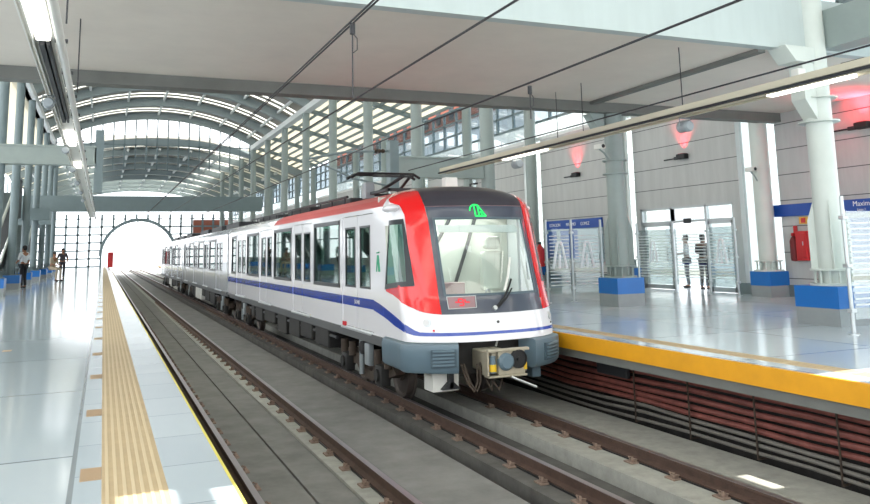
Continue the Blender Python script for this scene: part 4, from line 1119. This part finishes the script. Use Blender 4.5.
# entrance
def boxdoor(name, parts):
    for nm, mb, m in parts: mb
ed = MB()
for y in (DY0, 18.42, 19.95, DY1-.08): ed.box(WX+.02, WX+.12, y, y+.08, 2.05 if y in (19.95,) else 0, 2.55)
ed.box(WX+.02, WX+.12, 19.95, 20.03, 0, 2.55)
ed.box(WX+.02, WX+.12, DY0, DY1, 2.05, 2.12); ed.box(WX+.02, WX+.12, DY0, DY1, 2.49, 2.56)
struct(ed, 'door_frame_1', 'aluminium')
struct(MB().box(WX+.06, WX+.07, DY0, DY1, 2.12, 2.49), 'window_4', 'pane')
for nm, y0_, y1_ in (('door_1', 20.03, DY1-.08), ('door_2', DY0+.08, 18.42)):
    d_ = MB(); d_.box(WX+.03, WX+.10, y0_, y0_+.09, 0.01, 2.05); d_.box(WX+.03, WX+.10, y1_-.09, y1_, 0.01, 2.05); d_.box(WX+.03, WX+.10, y0_, y1_, 0.01, .14); d_.box(WX+.03, WX+.10, y0_, y1_, 1.97, 2.05)
    do = struct(d_, nm, 'aluminium')
    MB().box(WX+.06, WX+.07, y0_+.09, y1_-.09, .14, 1.97).build('door_glass', 'pane', do)
    MB().cyl((WX-.02, y0_+.2, .9), (WX-.02, y0_+.2, 1.3), .018, 8).build('door_handle', 'dark', do)
tag(MB().bbox(WX-.03, WX+.05, 19.1, 19.4, 2.02, 2.17, .02).build('door_sensor', 'dark'), 'small dark sensor box on the door frame above the entrance', 'sensor')
# red pillar at the platform end
tag(MB().bbox(.55, 1.2, 108, 108.6, .0, 1.9, .05).build('signal_cabinet', 'red_box'), 'red cabinet at the far end of the left platform by the arch', 'cabinet')
# buildings seen through the high right-hand windows
bl = thing('brick_building', (30, 45, 0), 'reddish brick building seen through the high windows on the right', 'building')
P(MB().box(24, 34, 42, 86, -.2, 10.6), 'wall', 'white', bl); P(MB().box(23.9, 34, 42, 86, 10.6, 13.0), 'upper_wall', 'brick', bl)
wn = MB()
for k in range(17): wn.box(23.85, 23.92, 43+k*2.5, 43.8+k*2.5, 11, 12.8)
P(wn, 'window', 'dark', bl)

# ================================================================== LEFT PLATFORM: ESCALATORS
def escalator(x0, x1, ya, yb, h, lab):
    o = thing('escalator', ((x0+x1)/2, ya, 0), lab, 'escalator', 'escalators behind the left columns')
    P(MB().prism([(ya-1,0),(ya,0),(yb-.6,h-1.3),(yb+2,h-1.3),(yb+2,h),(yb,h),(ya,.25),(ya-1,.25)], 'x', x0, x1), 'truss', 'escalator', o)
    for x in (x0, x1-.08):
        P(MB().prism([(ya-.6,.25),(ya,.25),(yb,h),(yb+2,h),(yb+2,h+.8),(yb,h+.8),(ya,1.05),(ya-.6,1.05)], 'x', x, x+.08), 'balustrade', 'escalator', o)
        P(MB().tube([(x+.04,ya-.7,.6),(x+.04,ya-.6,1.1),(x+.04,ya,1.1),(x+.04,yb,h+.86),(x+.04,yb+2,h+.86)], .07, 8), 'handrail', 'escalator_rail', o)
    st = MB(); n_ = 22
    for k in range(n_):
        y = ya+(yb-ya)*k/n_; z = .25+(h-.25)*k/n_; st.box(x0+.08, x1-.08, y, y+(yb-ya)/n_, z-.05, z+.2)
    P(st, 'steps', 'steel_dark', o)
escalator(-5.6, -4.35, 37, 48, 4.9, 'dark escalator nearest the camera behind the left columns')
escalator(-5.6, -4.35, 53, 64, 4.9, 'dark escalator farther away behind the left columns')
# ================================================================== PEOPLE
def skin(name, verts, edges, radii, m, parent, root=0, lv=2):
    me = bpy.data.meshes.new(name); me.from_pydata([tuple(v) for v in verts], edges, []); me.update()
    o = bpy.data.objects.new(name, me); COL.objects.link(o); o.parent = parent
    me.materials.append(M[m])
    md = o.modifiers.new('skin', 'SKIN'); md.use_smooth_shade = True
    for i, r in enumerate(radii):
        sv = me.skin_vertices[0].data[i]; sv.radius = r if isinstance(r, tuple) else (r, r); sv.use_root = (i == root)
    ss = o.modifiers.new('sub', 'SUBSURF'); ss.levels = lv; ss.render_levels = lv
    return o
def person(loc, rotz, label, H, pose, top, bottom, hair='hair'):
    o = thing('person', loc, label, 'person', None); o.rotation_euler = (0, 0, rotz)
    k = H/1.75
    J = dict(pel=(0,0,.95), sp=(0,0,1.12), ch=(0,.0,1.33), nk=(0,.0,1.47), hd=(0,-.015,1.54), top=(0,-.01,1.66),
             lsh=(-.19,0,1.40), lel=(-.25,.02,1.12), lwr=(-.26,-.05,.88), rsh=(.19,0,1.40), rel=(.25,.02,1.12), rwr=(.26,-.05,.88),
             lhp=(-.09,0,.90), lkn=(-.10,-.02,.50), lan=(-.10,.03,.09), lto=(-.11,-.13,.035), rhp=(.09,0,.90), rkn=(.10,-.02,.50), ran=(.10,.03,.09), rto=(.11,-.13,.035))
    J.update(pose)
    V = {n: Vector(p)*k for n, p in J.items()}
    names = list(V)
    E = [('pel','sp'),('sp','ch'),('ch','nk'),('nk','hd'),('hd','top'),('ch','lsh'),('lsh','lel'),('lel','lwr'),('ch','rsh'),('rsh','rel'),('rel','rwr'),
         ('pel','lhp'),('lhp','lkn'),('lkn','lan'),('lan','lto'),('pel','rhp'),('rhp','rkn'),('rkn','ran'),('ran','rto')]
    R = dict(pel=(.13,.10), sp=(.125,.09), ch=(.14,.10), nk=.055, hd=(.078,.088), top=(.07,.08), lsh=.062, lel=.042, lwr=.03, rsh=.062, rel=.042, rwr=.03,
             lhp=.085, lkn=.058, lan=.04, lto=.032, rhp=.085, rkn=.058, ran=.04, rto=.032)
    verts = [V[n] for n in names]; rad = [tuple(x*k for x in R[n]) if isinstance(R[n], tuple) else R[n]*k for n in names]
    edges = [(names.index(a), names.index(b)) for a, b in E]
    # nose, ears, fingers
    def addv(p, r, to):
        verts.append(Vector(p)); rad.append(r*k); edges.append((to, len(verts)-1)); return len(verts)-1
    for s in ('l', 'r'):
        wv, ev = V[s+'wr'], V[s+'el']; dr = (wv-ev).normalized(); sg = -1 if s == 'l' else 1
        pm = addv(wv+dr*.07*k, .026, names.index(s+'wr'))
        fr = Vector((0,-1,0)) if abs(dr.y) < .8 else Vector((1,0,0))
        for q, L in zip((-.022,-.007,.008,.022), (.075,.085,.08,.062)):
            b = addv(wv+dr*.095*k+fr*q*k, .0095, pm); b2 = addv(verts[b]+dr*L*.55*k, .009, b); addv(verts[b2]+dr*L*.45*k-Vector((sg,0,0))*.012*k, .007, b2)
        tmb = addv(wv+dr*.05*k+fr*.035*k, .011, names.index(s+'wr')); addv(verts[tmb]+dr*.045*k+fr*.015*k, .009, tmb)
    skin('body', verts, edges, rad, 'skin', o)
    hd, tp = V['hd'], V['top']; c = (hd+tp)/2; fw = Vector((0,-1,0))
    fc_ = MB()
    fc_.sphere(c+fw*.095*k+Vector((0,0,-.015))*k, .014*k, .018*k, .022*k, 8)
    fc_.sphere(c+Vector((-.083,.005,-.01))*k, .012*k, .022*k, .03*k, 8); fc_.sphere(c+Vector((.083,.005,-.01))*k, .012*k, .022*k, .03*k, 8)
    f1 = fc_.build('face', 'skin', o)
    MB().sphere(c+Vector((-.03,-.082,.01))*k, .011*k, .008*k, .008*k, 8).sphere(c+Vector((.03,-.082,.01))*k, .011*k, .008*k, .008*k, 8).build('eyes', 'hair', f1)
    MB().sphere(c+Vector((0,-.082,-.05))*k, .024*k, .008*k, .007*k, 8).build('mouth', 'red_dark', f1)
    MB().sphere(tp+Vector((0,.018,.0))*k, .088*k, .098*k, .085*k, 12).sphere(c+Vector((0,.04,.01))*k, .086*k, .07*k, .09*k, 12).build('hair', hair, o)
    def cloth(nm, ns, es, grow, m):
        ns_ = list(ns); rr_ = []
        for n in ns_:
            q = R[n]; q = q if isinstance(q, tuple) else (q, q); rr_.append(tuple((x+grow)*k for x in q))
        skin(nm, [V[n] for n in ns_], [(ns_.index(a), ns_.index(b)) for a, b in es], rr_, m, o)
    cloth('shirt', ['pel','sp','ch','lsh','lel','rsh','rel'], [('pel','sp'),('sp','ch'),('ch','lsh'),('lsh','lel'),('ch','rsh'),('rsh','rel')], .016, top)
    cloth('trousers', ['pel','lhp','lkn','lan','rhp','rkn','ran'], [('pel','lhp'),('lhp','lkn'),('lkn','lan'),('pel','rhp'),('rhp','rkn'),('rkn','ran')], .014, bottom)
    for s in ('l', 'r'):
        a, t_ = V[s+'an'], V[s+'to']
        d = (t_-a); d.z = 0; d.normalize(); base = Vector((a.x, a.y, 0)); z0_ = min(a.z-.09*k, t_.z-.035*k)
        MB().sphere((a.x+d.x*.07*k, a.y+d.y*.07*k, max(.04*k, z0_+.04*k)), (.05+abs(d.x)*.09)*k, (.05+abs(d.y)*.09)*k, .042*k, 10).build('shoe', 'shoe', o)
    return o
walk = dict(lkn=(-.10,-.14,.52), lan=(-.10,-.10,.12), lto=(-.10,-.26,.06), rkn=(.10,.05,.51), ran=(.10,.22,.12), rto=(.10,.08,.035), lel=(-.25,.12,1.14), lwr=(-.24,.1,.9), rel=(.25,-.06,1.13), rwr=(.22,-.22,.95))
armf = dict(lel=(-.25,-.03,1.14), lwr=(-.10,-.22,1.12), rel=(.25,-.03,1.14), rwr=(.10,-.24,1.1))
person((-3.42, 42.0, 0), -2.2, 'person in white shirt and black trousers walking past the blue column base', 2.0, dict(rel=(.25,-.04,1.13), rwr=(.2,-.25,1.0)), 'shirt_white', 'trouser_black')
person((-2.42, 57.2, 0), .2, 'person in dark clothes walking along the left platform', 2.0, walk, 'cloth_dark', 'cloth_dark')
sit = dict(pel=(0,.0,.72), sp=(0,-.03,.9), ch=(0,-.08,1.10), nk=(0,-.10,1.24), hd=(0,-.12,1.31), top=(0,-.12,1.43), lsh=(-.19,-.08,1.17), rsh=(.19,-.08,1.17), lel=(-.24,-.12,.9), rel=(.24,-.12,.9), lwr=(-.14,-.35,.82), rwr=(.14,-.35,.82),
           lhp=(-.09,0,.68), rhp=(.09,0,.68), lkn=(-.13,-.42,.6), rkn=(.13,-.42,.6), lan=(-.13,-.36,.09), ran=(.13,-.40,.09), lto=(-.13,-.52,.035), rto=(.13,-.56,.035))
person((-2.75, 52.3, 0), .9, 'person in beige clothes sitting at a column base on the left platform', 2.0, sit, 'cloth_tan', 'cloth_tan')
person((17.55, 20.75, -.01), -2.3, 'person in light shirt and dark trousers standing in the open entrance', 1.72, armf, 'shirt_white', 'jean')
person((17.25, 19.62, -.01), 1.9, 'person in dark jacket standing at the right side of the entrance doorway', 1.72, armf, 'cloth_dark', 'trouser_black')
